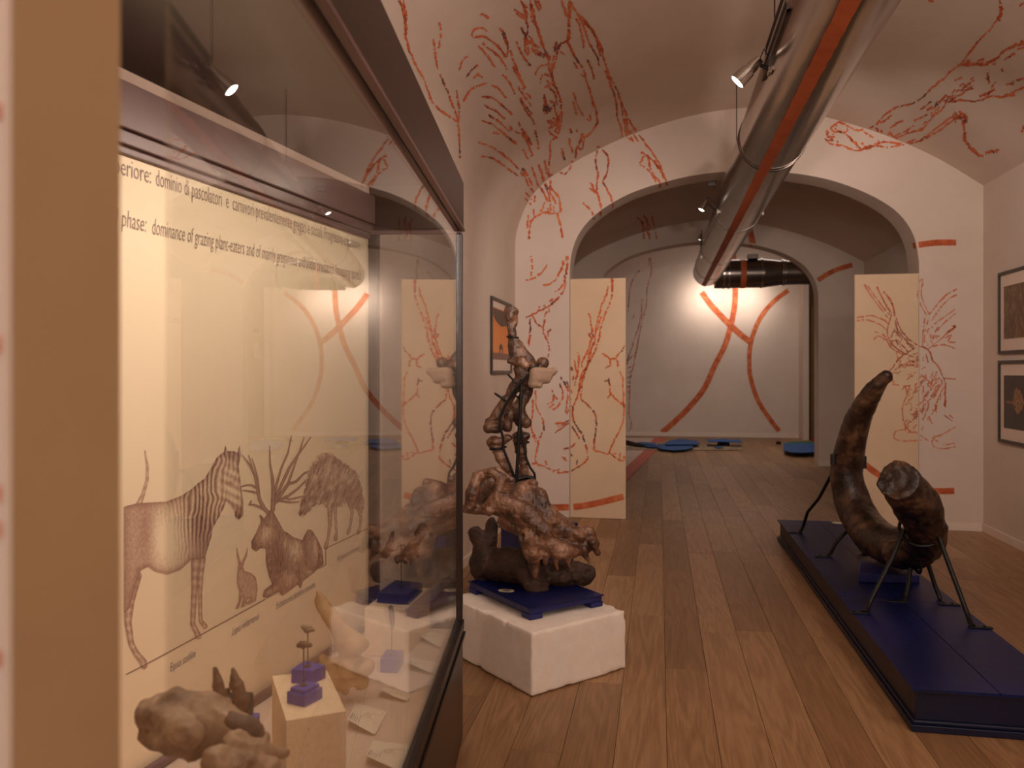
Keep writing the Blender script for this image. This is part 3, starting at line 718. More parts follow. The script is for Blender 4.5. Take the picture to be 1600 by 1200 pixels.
# hanging rods
for yy in (2.6, 5.0, 7.4):
    MB().tube([(DXc-.12, yy, DZc+DR*.8), (DXc-.12, yy, 4.2)], .004, 8).build('hanger_rod', M['iron'], duct)
# grille on the left flank
ga = math.radians(180-8)
gy0, gy1 = 3.75, 4.62
def ductpt(a, y, r): return Vector((DXc+math.cos(a)*r, y, DZc+math.sin(a)*r))
g = MB()
a0, a1 = math.radians(150), math.radians(197)
for (aa, bb, y0, y1) in ((a0, a0+.06, gy0, gy1), (a1-.06, a1, gy0, gy1), (a0, a1, gy0, gy0+.03), (a0, a1, gy1-.03, gy1)):
    pts = [ductpt(aa, y0, DR+.016), ductpt(bb, y0, DR+.016), ductpt(bb, y1, DR+.016), ductpt(aa, y1, DR+.016)]
    pin = [ductpt(aa, y0, DR-.004), ductpt(bb, y0, DR-.004), ductpt(bb, y1, DR-.004), ductpt(aa, y1, DR-.004)]
    v8 = [g.bm.verts.new(p) for p in pts+pin]
    for q in ((0, 1, 2, 3), (7, 6, 5, 4), (0, 4, 5, 1), (1, 5, 6, 2), (2, 6, 7, 3), (3, 7, 4, 0)): g.bm.faces.new([v8[i] for i in q])
grille = g.build('vent_grille', M['ductdark'], duct, label='slatted air grille')
g = MB()
for i in range(40):
    y = gy0+.05+(gy1-gy0-.1)*i/39
    p, q = ductpt(a0+.06, y, DR+.010), ductpt(a1-.06, y, DR+.010)
    g.tube([p, q], .005, 6)
g.build('slats', M['iron'], grille, kind='stuff')

# cross duct behind the second arch
dz2 = aty(1190, 427, 14.2).z; r2 = .245
xduct = thing('cross_duct', 'dark steel duct running sideways beyond the second arch', 'duct', (2.2, 14.2, dz2-r2))
xa = aty(1112, 430, 14.2).x; xb = 4.8
def seg(name, x0, x1, ra, rb, mat=M['ductdark'], y=14.2, lab=None):
    MB().tube([(x0, y, dz2), ((x0+x1)/2, y, dz2), (x1, y, dz2)], [ra, (ra+rb)/2, rb], 48).build(name, mat, xduct, smooth=True, label=lab)
xs = lambda px: aty(px, 430, 14.2-.24).x
seg('pipe_section', xs(1118), xs(1196), r2, r2)
seg('pipe_reducer', xs(1196), xs(1226), r2, r2*.84)
seg('pipe_section', xs(1226), xb, r2*.84, r2*.84)
for p_, rr in ((1132, r2), (1140, r2), (1192, r2), (1229, r2*.84), (1225, r2*.88)):
    seg('joint_ring', xs(p_)-.012, xs(p_)+.012, rr+.012, rr+.012, M['duct'])
seg('painted_band', xs(1158), xs(1167), r2+.004, r2+.004, M['ductstripe'], lab='orange band around the duct')
MB().box((xs(1178), 14.15, dz2+r2+.03), (.17, .2, .08), bevel=.004).build('junction_box', M['ductdark'], xduct)

# ------------------------------------------------------------------ spot fixtures on the duct
def fixture(px, py, d, aim, label, on=True, ang_px=None, s=1.0, cable=None):
    c = atd(px, py, d); t = thing('ceiling_spotlight', label, 'spotlight', c, 'spotlights clamped to the duct')
    a = (Vector(aim)-c).normalized()
    side = 1 if c.x < DXc else -1
    mnt = ductpt(math.radians(200 if side > 0 else -20), c.y+.02, DR+.004)
    b = c - a*.075*s
    MB().tube([b-a*.03*s, b-a*.005, b+a*.02*s, b+a*.022*s, c-a*.012*s, c], [.015*s, .021*s, .022*s, .026*s, .028*s, .030*s], 20).build('lamp_head', M['chrome'], t, smooth=True)
    MB().tube([c+a*.0005, c+a*.003], [.027*s, .024*s], 20).build('lens', M['lampface'], t, label='glowing lens')
    MB().tube([b-a*.01, (b+mnt)/2+Vector((0, 0, .01)), mnt], .007*s, 8).build('bracket_arm', M['iron'], t)
    MB().box(mnt, (.02, .06, .05), bevel=.003).build('clamp', M['chrome'], t)
    MB().tube([b-a*.03*s, b-a*.05*s+Vector((0, 0, .03)), mnt+Vector((-.01*side, 0, .07))], .0035, 6).build('cable', M['black'], t)
    return t
fixture(1152, 128, 4.25, (-1.2, 4.6, 1.5), 'lit chrome spotlight clamped to the duct below the grille', s=1.5)
fixture(1096, 328, 8.05, (-.6, 8.2, 1.2), 'small spotlight on left of the duct under the first arch')
fixture(1190, 326, 8.05, (1.2, 7.2, 1.6), 'small spotlight on right of the duct under the first arch', s=1.0)
fixture(1093.5, 374, 11.2, (0, 12.5, 1.2), 'dark little spotlight low on left of the duct beyond the first arch', s=.8)
bx = aty(1112, 284, YA2+.05)
o = MB().box((bx.x, YA2+.1, bx.z), (.09, .1, .09), bevel=.006).build('sensor_box', M['ductdark']); tag(o, 'small grey box fixed high behind the first arch beside the duct', 'box')

# ------------------------------------------------------------------ painted partition at the left edge of the frame
pa = atd(22, 600, .55); pb = atd(188, 600, .66)
part_x1 = max(pa.x, pb.x)
part = MB()
ax_, ay_ = pa.x, pa.y
poly = [(pa.x, pa.y), (pb.x, pb.y), (XL+.005, pb.y-.02), (XL+.005, pa.y-.02)]
part.prism(poly, 0, 3.0)
po = part.build('wall_partition', M['pillar']); tag(po, kind='structure')
mb = MB(); n_ = Vector((0, -1, 0))
mb.prism([(pa.x-.001, pa.y-.006), (pa.x-.001, pa.y-.001), (XL+.01, pa.y-.021), (XL+.01, pa.y-.026)], 0, 3.0)
fo = mb.build('painted_face', M['plaster'], po, label='pinkish painted front with orange strokes')
for py in (540, 770, 825, 1025, 180):
    c = atd(4, py, .55)
    vv = [(c.x-.09, pa.y-.0085, c.z-.006), (c.x+.005, pa.y-.0085, c.z-.005), (c.x+.005, pa.y-.0085, c.z+.006), (c.x-.09, pa.y-.0085, c.z+.016)]
    link('paint_stroke', mesh(vv, [(0, 1, 2, 3)]), M['chalkpale'], po)

# ------------------------------------------------------------------ display case
A = Vector((-.79, 3.18, 0)); fs = -.137
def front(y): return Vector((A.x-fs*(A.y-y), y, 0))
B = Vector((-1.173, 3.14, 0)); bs = .11
def back(y): return Vector((B.x-bs*(B.y-y), y, 0))
YN = .70
fN, bN = front(YN), back(YN)
fd = (A-fN).normalized(); fn = Vector((fd.y, -fd.x, 0))      # outward normal of front (towards +x)
bd = (B-bN).normalized(); bn = Vector((bd.y, -bd.x, 0))      # into case
case = thing('display_case', 'large dark maroon glass display case with a printed cream back panel', 'display case', ((A.x+bN.x)/2, 2, 0))
Zs, Zr, Zg, Zt = .455, .475, 2.07, 2.27
def slab_between(mb, p, q, n, t, z0, z1, bevel=.002):
    mb.prism([(p.x, p.y), (q.x, q.y), (q.x-n.x*t, q.y-n.y*t), (p.x-n.x*t, p.y-n.y*t)], z0, z1, bevel)
ed = (B-A).normalized(); en = Vector((-ed.y, ed.x, 0))
if en.y < 0: en = -en
mb = MB(); mb.prism([(A.x, A.y), (fN.x, fN.y), (bN.x+.002, bN.y), (B.x, B.y)], 0.002, Zr-.028, .003); mb.build('cabinet_base', M['maroon'], case)
# shelf
sh = MB(); f2, b2 = fN-fn*.03, bN+bn*.0
Ai = A-fn*.03-en*.03
sh.prism([(Ai.x, Ai.y), (f2.x, f2.y), (bN.x+.004, bN.y), (B.x+.004, B.y-.02)], Zr-.027, Zs, .001); sh.build('shelf', M['shelf'], case)
mb = MB(); slab_between(mb, A+fn*.006, fN+fn*.006, fn, .03, Zr-.026, Zr+.012); slab_between(mb, B+en*.006, A+en*.006, en, .03, Zr-.026, Zr+.012); mb.build('lower_rail', M['blackrail'], case)
mb = MB(); slab_between(mb, A+fn*.012, fN+fn*.012, fn, .012, Zr-.05, Zr-.036); mb.build('rail_bead', M['blackrail'], case)
# glass
mb = MB(); slab_between(mb, A-fn*.012-fd*.028, fN-fn*.012, fn, .006, Zr+.013, Zg, 0); mb.build('front_glass', M['glass'], case, label='clear front pane reflecting the room')
mb = MB(); slab_between(mb, B-en*.012-ed*.03, A-en*.012+ed*.028, en, .006, Zr+.013, Zg, 0); mb.build('end_glass', M['glass'], case, label='clear end pane')
# posts
mb = MB(); c = A-fn*.012-fd*.014; mb.box((c.x, c.y, (Zr+Zg)/2), (.026, .028, Zg-Zr-.024), rot=math.atan2(fd.y, fd.x)-math.pi/2, bevel=.003); mb.build('corner_post', M['maroon'], case)
mb = MB(); c = B-bd*(-.005)-en*.014+bn*.02; mb.box((c.x, c.y, (Zs+Zg)/2), (.040, .028, Zg-Zs-.002), rot=math.atan2(bd.y, bd.x)-math.pi/2, bevel=.003); mb.build('rear_post', M['maroon'], case)
# top fascia front and end
for p, q, n in ((A, fN, fn), (B, A, en)):
    mb = MB(); slab_between(mb, p+n*.004, q+n*.004, n, .022, Zg+.012, Zt); mb.build('fascia', M['maroon'], case)
    mb = MB(); slab_between(mb, p+n*.010, q+n*.010, n, .020, Zg, Zg+.011); slab_between(mb, p-n*.019, q-n*.019, n, .012, Zg-.012, Zg-.0, .001); mb.build('glass_channel', M['maroon_in'], case)
mb = MB(); slab_between(mb, A-fn*.03, fN-fn*.03, fn, .010, Zg+.01, Zt-.02, 0); mb.build('inner_fascia', M['maroon'], case)
# back panel and back fascia
mb = MB(); mb.prism([(bN.x, bN.y), (B.x, B.y), (B.x-.012, B.y), (bN.x-.012, bN.y)], Zs+.0, 2.04, 0); mb.build('back_panel', M['panel'], case, label='cream printed back panel')
zz = [2.04, 2.062, 2.10, 2.22]; offs = [.012, .020, .028]
for i in range(3):
    mb = MB(); q0, q1 = bN+bn*offs[i], B+bn*offs[i]; mb.prism([(q0.x, q0.y), (q1.x, q1.y), (q1.x-bn.x*offs[i], q1.y-bn.y*offs[i]), (q0.x-bn.x*offs[i], q0.y-bn.y*offs[i])], zz[i]+.002, zz[i+1]-.002, .003)
    mb.build('rear_fascia', M['maroon_in'], case)
mb = MB(); q0, q1 = bN+bn*.016, B+bn*.016; mb.tube([(q0.x, q0.y, Zs+.014), (q1.x, q1.y-.03, Zs+.014)], .013, 12); mb.build('rear_bead', M['maroon_in'], case, smooth=True)
# top
mb = MB(); mb.prism([(A.x, A.y), (fN.x, fN.y), (bN.x, bN.y), (B.x, B.y)], Zt-.012, Zt-.002); mb.build('top_panel', M['maroon'], case)
# strip lamp inside, near the front of the roof
l0, l1 = front(.9)-fn*.10, front(3.0)-fn*.08
mb = MB(); mb.tube([(l0.x, l0.y, 2.235), (l1.x, l1.y, 2.235)], .014, 12); mb.build('strip_lamp', M['tubelight'], case, label='glowing strip lamp', smooth=True)
lc = (l0+l1)/2; pm = (bN+B)/2
ld = bpy.data.lights.new('case_lamp', 'AREA'); ld.shape = 'RECTANGLE'; ld.size = .05; ld.size_y = 2.2; ld.energy = 12.5; ld.color = (1, .885, .76)
lo_ = bpy.data.objects.new('case_lamp', ld); COL.objects.link(lo_); lo_.location = (lc.x, lc.y, 2.21)
zax = Vector((.28, 0, .96)).normalized(); yax = (fd-zax*fd.dot(zax)).normalized(); xax = yax.cross(zax)
lo_.rotation_euler = Matrix((xax, yax, zax)).transposed().to_euler()

# --- printing on the back panel
PP, PN = Vector((B.x, B.y, 0)), bn.copy()
def onpanel(px, py, off=.0012):
    return onplane(px, py, PP+PN*off, PN)
def text_pts(s, shear=0, res=2):
    cu = bpy.data.curves.new('t', 'FONT'); cu.body = s; cu.shear = shear; cu.resolution_u = res; cu.offset = -.008; cu.space_character = 1.0
    o = bpy.data.objects.new('t', cu); COL.objects.link(o)
    bpy.context.view_layer.update()
    me = bpy.data.meshes.new_from_object(o.evaluated_get(bpy.context.evaluated_depsgraph_get()))
    V = [v.co.copy() for v in me.vertices]; Fc = [tuple(p.vertices) for p in me.polygons]
    bpy.data.objects.remove(o); bpy.data.curves.remove(cu); bpy.data.meshes.remove(me); return V, Fc
def panel_text(s, p0, p1, hgt, name, mat, shear=0, label=None, off=.0014, flatz=False):
    V, Fc = text_pts(s, shear); P0, P1 = onpanel(*p0, off), onpanel(*p1, off)
    if flatz: P1.z = P0.z = (P0.z+P1.z)/2
    x0 = min(v.x for v in V); x1 = max(v.x for v in V)
    W = [P0+(P1-P0)*((v.x-x0)/(x1-x0))+Vector((0, 0, v.y*hgt)) for v in V]
    # one part per word: cut where the gap between letters is wide
    order = sorted(range(len(Fc)), key=lambda i: min(V[k].x for k in Fc[i])); words = []; xm_ = -1e9
    for i in order:
        a = min(V[k].x for k in Fc[i]); b_ = max(V[k].x for k in Fc[i])
        if a-xm_ > .17: words.append([])
        words[-1].append(i); xm_ = max(xm_, b_)
    for wd_ in words:
        used = sorted({k for i in wd_ for k in Fc[i]}); mp_ = {k: j for j, k in enumerate(used)}
        link(name, mesh([W[k] for k in used], [tuple(mp_[k] for k in Fc[i]) for i in wd_]), mat, case)
panel_text('dominio di pascolatori  e  carnivori prevalentemente gregari e sociali. Progressiva espansione', (244, 290), (563, 391), .066, 'printed_word', M['greyink'], label='grey Italian heading line')
panel_text('superiore:', (163, 265), (236, 287), .066, 'printed_word', M['greyink'], label='grey Italian heading line')
panel_text('dominance of grazing plant-eaters and of mainly gregarious and social predators. Increasing spread', (238, 366), (564, 438), .064, 'printed_word', M['greyink'], shear=.18, label='grey English heading line')
panel_text('d phase:', (178, 350), (229, 363), .064, 'printed_word', M['greyink'], shear=.18, label='grey English heading line')
panel_text('Equus stehlini', (266, 1050), (306, 1026), .034, 'printed_caption', M['blueink'], shear=.2)
panel_text('Lepus valdarnensis', (363, 993), (405, 967), .034, 'printed_caption', M['blueink'], shear=.2)
panel_text('Eucladoceros dicranios-ctenoides', (432, 952), (493, 917), .034, 'printed_caption', M['blueink'], shear=.2)
panel_text('Pachycrocuta brevirostris', (527, 878), (562, 859), .032, 'printed_caption', M['blueink'], shear=.2)
def panel_line(pts, wpx, name='printed_line', mat=None):
    vv = []; ff = []
    for i in range(len(pts)-1):
        a, b = pts[i], pts[i+1]; L = math.hypot(b[0]-a[0], b[1]-a[1]); nx, ny = -(b[1]-a[1])/L*wpx/2, (b[0]-a[0])/L*wpx/2
        k = len(vv); vv += [onpanel(a[0]+nx, a[1]+ny), onpanel(a[0]-nx, a[1]-ny), onpanel(b[0]-nx, b[1]-ny), onpanel(b[0]+nx, b[1]+ny)]; ff.append((k, k+1, k+2, k+3))
    return link(name, mesh(vv, ff), mat or M['ink'], case)
panel_line([(197, 1054), (230, 1037), (308, 995), (415, 936)], 1.3)
panel_line([(497.5, 889), (509, 882.5), (509, 857), (574, 826)], 1.1)

# --- animals printed on the panel: a fine grid carrying ink density
m, nt, b = newmat('printed_sepia'); at_ = nt.nodes.new('ShaderNodeAttribute'); at_.attribute_name = 'ink'
nt.links.new(ramp(nt, at_.outputs['Fac'], [(0.0, lin((242, 219, 186))), (.5, lin((184, 146, 124))), (1.0, lin((114, 76, 66)))]), b.inputs['Base Color'])
b.inputs['Roughness'].default_value = .75; M['print'] = m
def n2(X, Y, seed):
    P = np.stack([X, Y, np.zeros_like(X)+seed*.37], -1); return vnoise(P, 1.0, seed)
def inpoly(X, Y, poly):
    ins = np.zeros(X.shape, bool); j = len(poly)-1
    for i in range(len(poly)):
        xi, yi = poly[i]; xj, yj = poly[j]
        if yi != yj:
            c = ((yi > Y) != (yj > Y)) & (X < (xj-xi)*(Y-yi)/(yj-yi)+xi); ins ^= c
        j = i
    return ins
def segdist(X, Y, pts, closed=False):
    D = np.full(X.shape, 1e9); T = np.zeros(X.shape)
    P = list(pts)+([pts[0]] if closed else []); n = len(P)-1
    for i in range(n):
        (x0, y0), (x1, y1) = P[i], P[i+1]; dx, dy = x1-x0, y1-y0
        t = np.clip(((X-x0)*dx+(Y-y0)*dy)/max(dx*dx+dy*dy, 1e-6), 0, 1); d = np.hypot(X-x0-t*dx, Y-y0-t*dy)
        m_ = d < D; D = np.where(m_, d, D); T = np.where(m_, (i+t)/n, T)
    return D, T
def raster(name, label, box, fn, step=2.2):
    """box and fn in the tracing frame (4x pixels, origin 200,660)"""
    xs_ = np.arange(box[0], box[2]+step, step); ys_ = np.arange(box[1], box[3]+step, step)
    X, Y = np.meshgrid(xs_, ys_); m_, ink = fn(X, Y)
    ny, nx = X.shape
    keep = m_[:-1, :-1] | m_[1:, :-1] | m_[:-1, 1:] | m_[1:, 1:]
    ink = np.where(m_, ink, 0.0)
    r, c = np.nonzero(keep); q = np.stack([r*nx+c, r*nx+c+1, (r+1)*nx+c+1, (r+1)*nx+c], 1)
    used = np.unique(q); remap = np.zeros(nx*ny, int); remap[used] = np.arange(len(used)); q = remap[q]
    px = 200+X.ravel()[used]/4; py = 660+Y.ravel()[used]/4
    u = (px-CX)/F; v = (HY-py)/F; R = np.stack([u*CS-SN, u*SN+CS, v], 1)
    P = np.array(PP+PN*.0010); Nn = np.array(PN); O = np.array((0, 0, H)); t = ((P-O)@Nn)/(R@Nn); W = O+R*t[:, None]
    me = bpy.data.meshes.new(name); me.vertices.add(len(W)); me.vertices.foreach_set('co', W.astype(np.float32).ravel())
    q = q[:, ::-1]
    me.loops.add(len(q)*4); me.loops.foreach_set('vertex_index', q.astype(np.int32).ravel())
    me.polygons.add(len(q)); me.polygons.foreach_set('loop_start', np.arange(0, len(q)*4, 4, dtype=np.int32)); me.update(calc_edges=True)
    a = me.attributes.new('ink', 'FLOAT', 'POINT'); a.data.foreach_set('value', np.clip(ink, 0, 1).ravel()[used].astype(np.float32))
    return link(name, me, M['print'], case, label=label)
def limb(X, Y, pts, widths):
    D, T = segdist(X, Y, pts); w_ = np.interp(T, np.linspace(0, 1, len(widths)), widths)
    return D < w_, 1-np.clip(D/w_, 0, 1)
def zebra(X, Y):
    body = [(-30, 530), (0, 520), (60, 505), (150, 500), (240, 495), (330, 460), (400, 415), (430, 385), (480, 350), (510, 300), (550, 225), (590, 190), (600, 186), (608, 138), (620, 180), (660, 180), (685, 190), (697, 140), (706, 200), (692, 270), (700, 340), (710, 420), (722, 520), (720, 580), (695, 607), (670, 590), (665, 550), (640, 510), (612, 490), (600, 530), (570, 590), (530, 660), (520, 720), (495, 800), (480, 850), (395, 860), (330, 920), (250, 948), (170, 930), (130, 900), (80, 925), (60, 980), (30, 1080), (10, 1160), (-30, 1200)]
    m_ = inpoly(X, Y, body); e, _ = segdist(X, Y, body, True)
    ink = .42+.38*np.exp(-e/16)
    light = np.exp(-(((X-240)/120)**2+((Y-730)/190)**2)); ink -= .55*light
    ink += .25*np.exp(-(((X-120)/50)**2+((Y-700)/170)**2))
    # stripes of the shoulder and neck
    neck = 1/(1+np.exp(-(X-300)/40)); ph = (X+(Y-500)*.12*np.clip((X-400)/200, -1, 1)+14*n2(X/60, Y/60, 5))/13.5*math.pi
    head = np.exp(-(((X-655)/70)**2+((Y-420)/190)**2))
    ink += neck*(1-head)*.34*np.sin(ph)*np.exp(-np.clip(Y-700, 0, 400)/120)
    ink -= head*.30; ink += head*.22*np.sin((Y-X*.5)/9.)
    ink += .35*np.exp(-(((X-650)/28)**2+((Y-375)/20)**2)) + .45*np.exp(-(((X-695)/30)**2+((Y-570)/35)**2))+.3*np.exp(-(((X-650)/45)**2+((Y-215)/40)**2))
    ink += .3*np.exp(-(((X-450)/60)**2+((Y-650)/150)**2))
    for pts, w_ in (([(105, 175), (122, 270), (120, 360), (95, 450), (60, 530), (30, 600)], [3, 7, 9, 11, 20, 30]),
                    ([(425, 860), (418, 960), (415, 1060), (408, 1180), (405, 1260), (430, 1310), (438, 1335)], [32, 22, 20, 16, 15, 17, 20]),
                    ([(465, 850), (455, 960), (450, 1080), (452, 1180), (455, 1240), (480, 1275)], [22, 16, 13, 12, 12, 17]),
                    ([(40, 960), (10, 1120), (0, 1250), (20, 1380), (50, 1440), (95, 1495), (100, 1520)], [45, 30, 22, 18, 18, 22, 20])):
        a, s = limb(X, Y, pts, w_)
        ii = .68-.42*s+.08*np.sin(Y/9.)
        ink = np.where(a & ~m_, ii, ink); m_ = m_ | a
    ink += .13*n2(X/3.2, Y/14, 2)+.08*n2(X/2.4, Y/2.4, 3)
    return m_ & (X > -25), ink
def deer(X, Y):
    body = [(830, 582), (850, 600), (880, 560), (900, 535), (920, 580), (950, 635), (975, 680), (1000, 690), (1030, 715), (1090, 735), (1105, 700), (1125, 668), (1150, 675), (1180, 720), (1215, 800), (1222, 888), (1190, 912), (1150, 950), (1095, 990), (1078, 1040), (1060, 1015), (1000, 1060), (965, 1084), (940, 1060), (870, 1100), (840, 1090), (850, 1050), (900, 1010), (880, 960), (862, 880), (860, 790), (830, 785), (800, 808), (774, 790), (770, 745), (800, 690), (830, 620)]
    m_ = inpoly(X, Y, body); e, _ = segdist(X, Y, body, True)
    ink = .62+.3*np.exp(-e/12)
    ink -= .45*np.exp(-(((X-860)/40)**2+((Y-700)/60)**2)) + .5*np.exp(-(((X-1050)/40)**2+((Y-790)/70)**2)) + .35*np.exp(-(((X-1170)/18)**2+((Y-780)/70)**2)) + .3*np.exp(-(((X-1010)/30)**2+((Y-980)/30)**2))
    ink += .3*np.exp(-(((X-792)/20)**2+((Y-770)/25)**2)) + .3*np.exp(-(((X-868)/12)**2+((Y-640)/12)**2))
    for s_, w_ in (([(885, 575), (850, 535), (822, 480), (806, 400), (795, 340), (765, 270), (715, 205)], [12, 11, 10, 8, 6, 5, 2]),
                   ([(805, 400), (795, 340), (778, 290), (755, 207)], [6, 5, 4, 2]), ([(818, 450), (812, 360), (795, 290), (775, 225)], [7, 5, 4, 2]),
                   ([(806, 410), (775, 393), (745, 390), (700, 405)], [6, 5, 4, 3]), ([(815, 445), (775, 432), (720, 425)], [6, 5, 3]),
                   ([(850, 540), (815, 525), (790, 515), (758, 515), (770, 490)], [7, 6, 5, 4, 3]),
                   ([(905, 545), (908, 450), (903, 350), (888, 260), (885, 150)], [13, 11, 8, 5, 2]),
                   ([(912, 460), (930, 380), (960, 280), (1000, 190), (1022, 82)], [9, 7, 6, 5, 2]),
                   ([(912, 510), (950, 410), (1010, 280), (1070, 190), (1100, 92)], [11, 9, 8, 6, 2]), ([(1068, 195), (1105, 145), (1142, 93)], [5, 4, 2]),
                   ([(920, 500), (970, 430), (1000, 385), (1050, 370), (1100, 320), (1136, 303)], [11, 10, 9, 7, 6, 3]), ([(1000, 385), (1030, 300), (1060, 215)], [8, 6, 4]),
                   ([(930, 495), (1000, 460), (1060, 415), (1118, 358)], [8, 7, 6, 3]), ([(980, 470), (1010, 482), (1090, 463)], [6, 5, 3]), ([(935, 488), (1010, 500), (1068, 497)], [6, 5, 3]),
                   ([(836, 590), (828, 585), (845, 625)], [3, 7, 3])):
        a, s = limb(X, Y, s_, [q+1.2 for q in w_]); ink = np.where(a & ~m_, .92-.4*s, ink); m_ = m_ | a
    ink += .3*np.exp(-(((X-1108)/14)**2+((Y-800)/90)**2)) + .25*np.exp(-(((X-940)/40)**2+((Y-860)/120)**2)) - .35*np.exp(-(((X-985)/9)**2+((Y-760)/60)**2)) - .3*np.exp(-(((X-930)/14)**2+((Y-1035)/14)**2)) - .25*np.exp(-(((X-880)/16)**2+((Y-1060)/12)**2)) + .3*np.exp(-(((X-1070)/10)**2+((Y-940)/60)**2)) - .3*np.exp(-(((X-1130)/20)**2+((Y-935)/12)**2)) + .3*np.exp(-(((X-1195)/9)**2+((Y-840)/50)**2))
    fl = .30*n2(X/5+Y/40, Y/26, 12)+.16*n2(X/2.6, Y/9, 13); ink += np.where(Y > 560, fl, .2*fl)
    return m_, ink
def hyena(X, Y):
    body = [(1065, 560), (1070, 580), (1090, 588), (1130, 560), (1160, 520), (1215, 505), (1245, 545), (1300, 520), (1330, 530), (1370, 488), (1390, 530), (1440, 548), (1468, 565), (1475, 500), (1462, 400), (1430, 310), (1380, 270), (1310, 228), (1290, 207), (1230, 205), (1190, 240), (1155, 300), (1130, 350), (1100, 430), (1085, 480)]
    Xj = X+7*n2(X/6, Y/9, 21); Yj = Y+11*n2(X/4, Y/6, 22)
    m_ = inpoly(Xj, Yj, body); e, _ = segdist(X, Y, body, True)
    ink = .62+.2*np.exp(-e/10)-.1
    ink += .42*n2((X+Y*.4)/10, Y/34, 23) - .2*np.exp(-(((X-1350)/50)**2+((Y-330)/50)**2))
    ink += .35*np.exp(-(((X-1085)/16)**2+((Y-565)/18)**2))+.3*np.exp(-(((X-1100)/12)**2+((Y-495)/10)**2))
    for s_, w_ in (([(1262, 520), (1262, 640), (1252, 720), (1236, 782)], [17, 11, 9, 13]), ([(1292, 520), (1298, 600), (1303, 690), (1298, 730)], [13, 9, 8, 12]),
                   ([(1380, 490), (1402, 560), (1390, 640), (1376, 690)], [16, 10, 8, 11]), ([(1440, 530), (1456, 590), (1450, 650), (1440, 690)], [16, 9, 7, 11])):
        a, s = limb(X, Y, s_, w_); ink = np.where(a & ~m_, .8-.45*s, ink); m_ = m_ | a
    hr = np.random.default_rng(5); sp = [(1110, 400), (1130, 345), (1155, 298), (1190, 240), (1230, 206), (1290, 208)]
    for i in range(64):
        t = hr.random()*4.99; k = int(t); f = t-k; bx0 = sp[k][0]+(sp[k+1][0]-sp[k][0])*f; by0 = sp[k][1]+(sp[k+1][1]-sp[k][1])*f
        L = 14+22*hr.random(); an = math.radians(-118+26*f*0+hr.normal()*16+(i % 3)*8)
        a, s = limb(X, Y, [(bx0+6, by0+12), (bx0+math.cos(an)*L, by0+math.sin(an)*L)], [3.2, 1.2]); ink = np.where(a & ~m_, .62, ink); m_ = m_ | a
    ink += .22*n2(X/3, Y/13, 24)
    return m_, ink
def hare(X, Y):
    body = [(690, 895), (680, 960), (682, 1010), (697, 1060), (692, 1120), (670, 1165), (690, 1165), (712, 1100), (722, 1090), (704, 1157), (726, 1152), (745, 1105), (770, 1100), (722, 1140), (760, 1134), (800, 1115), (810, 1040), (800, 970), (770, 942), (728, 928), (718, 895), (705, 885)]
    m_ = inpoly(X, Y, body); e, _ = segdist(X, Y, body, True); ink = .38+.4*np.exp(-e/6)
    for s_, w_ in (([(681, 783), (686, 830), (696, 870), (704, 900)], [2, 7, 8, 10]), ([(748, 783), (738, 830), (722, 865), (710, 900)], [2, 7, 8, 10])):
        a, s = limb(X, Y, s_, w_); ink = np.where(a & ~m_, .75-.4*s, ink); m_ = m_ | a
    ink += .3*np.exp(-(((X-703)/8)**2+((Y-912)/8)**2))
    ink += .2*n2(X/3, Y/12, 34)
    return m_, ink
raster('printed_animal', 'sepia print of a zebra-like horse', (-30, 130, 730, 1540), zebra)
raster('printed_animal', 'sepia print of a reclining deer with branching antlers', (690, 70, 1240, 1110), deer)
raster('printed_animal', 'sepia print of a shaggy hyena', (1050, 190, 1490, 800), hyena)
raster('printed_animal', 'sepia print of a sitting hare', (660, 770, 820, 1175), hare)

# ------------------------------------------------------------------ objects inside the case
def quad_box(px_pts, z_top, z_bot, mb=None, bevel=.001, by='top'):
    pts = [atz(x, y, z_top if by == 'top' else z_bot) for x, y in px_pts]
    mb = mb or MB(); mb.prism([(p.x, p.y) for p in pts], z_bot, z_top, bevel); return mb, pts
mb, q = quad_box([(447, 1126), (541, 1111), (511, 1047), (425, 1056)], .735, Zs+.001)
o = mb.build('pedestal_block', M['pedestal']); tag(o, 'tall white speckled block carrying two small blue stands in the case', 'pedestal', 'white blocks in the display case')
mb, q = quad_box([(570, 950), (633, 953.5), (672, 919), (612, 916)], .63, Zs+.001)
o = mb.build('pedestal_block', M['pedestal']); tag(o, 'low white block under the blue stand with two jaw fragments, far end of case', 'pedestal', 'white blocks in the display case')
def mount(label, foot, z0, h_, pin_px, lip=True, mat=M['bluelight']):
    cen = sum((Vector((*atz(x, y, z0)[:2], z0)) for x, y in foot), Vector())/len(foot)
    t = thing('specimen_stand', label, 'stand', cen, 'blue specimen stands in the display case')
    pts = [atz(x, y, z0) for x, y in foot]; c = sum((p for p in pts), Vector())/len(pts)
    mb = MB(); mb.prism([(p.x, p.y) for p in pts], z0+.0005, z0+h_*(.75 if lip else 1), .0012)
    mb.build('blue_block', mat, t)
    top = z0+h_
    if lip:
        mb = MB(); mb.prism([(c.x+(p.x-c.x)*.82, c.y+(p.y-c.y)*.82) for p in pts], z0+h_*.75, top, .0015); mb.build('block_top', mat, t)
    d = (c-Vector((0, 0, H))).dot(Vector((-SN, CS, 0)))
    (px, pyb), (_, pyt) = pin_px
    b_ = Vector((c.x, c.y, top)); tp = atd(px, pyt, d)
    b_.x, b_.y = tp.x, tp.y
    MB().tube([b_, tp], .0016, 8).build('pin', M['brass'], t)
    MB().tube([b_, b_+Vector((0, 0, .002)), b_+Vector((0, 0, .006))], [.008, .008, .003], 12).build('pin_collar', M['brass'], t)
    return t, d, tp
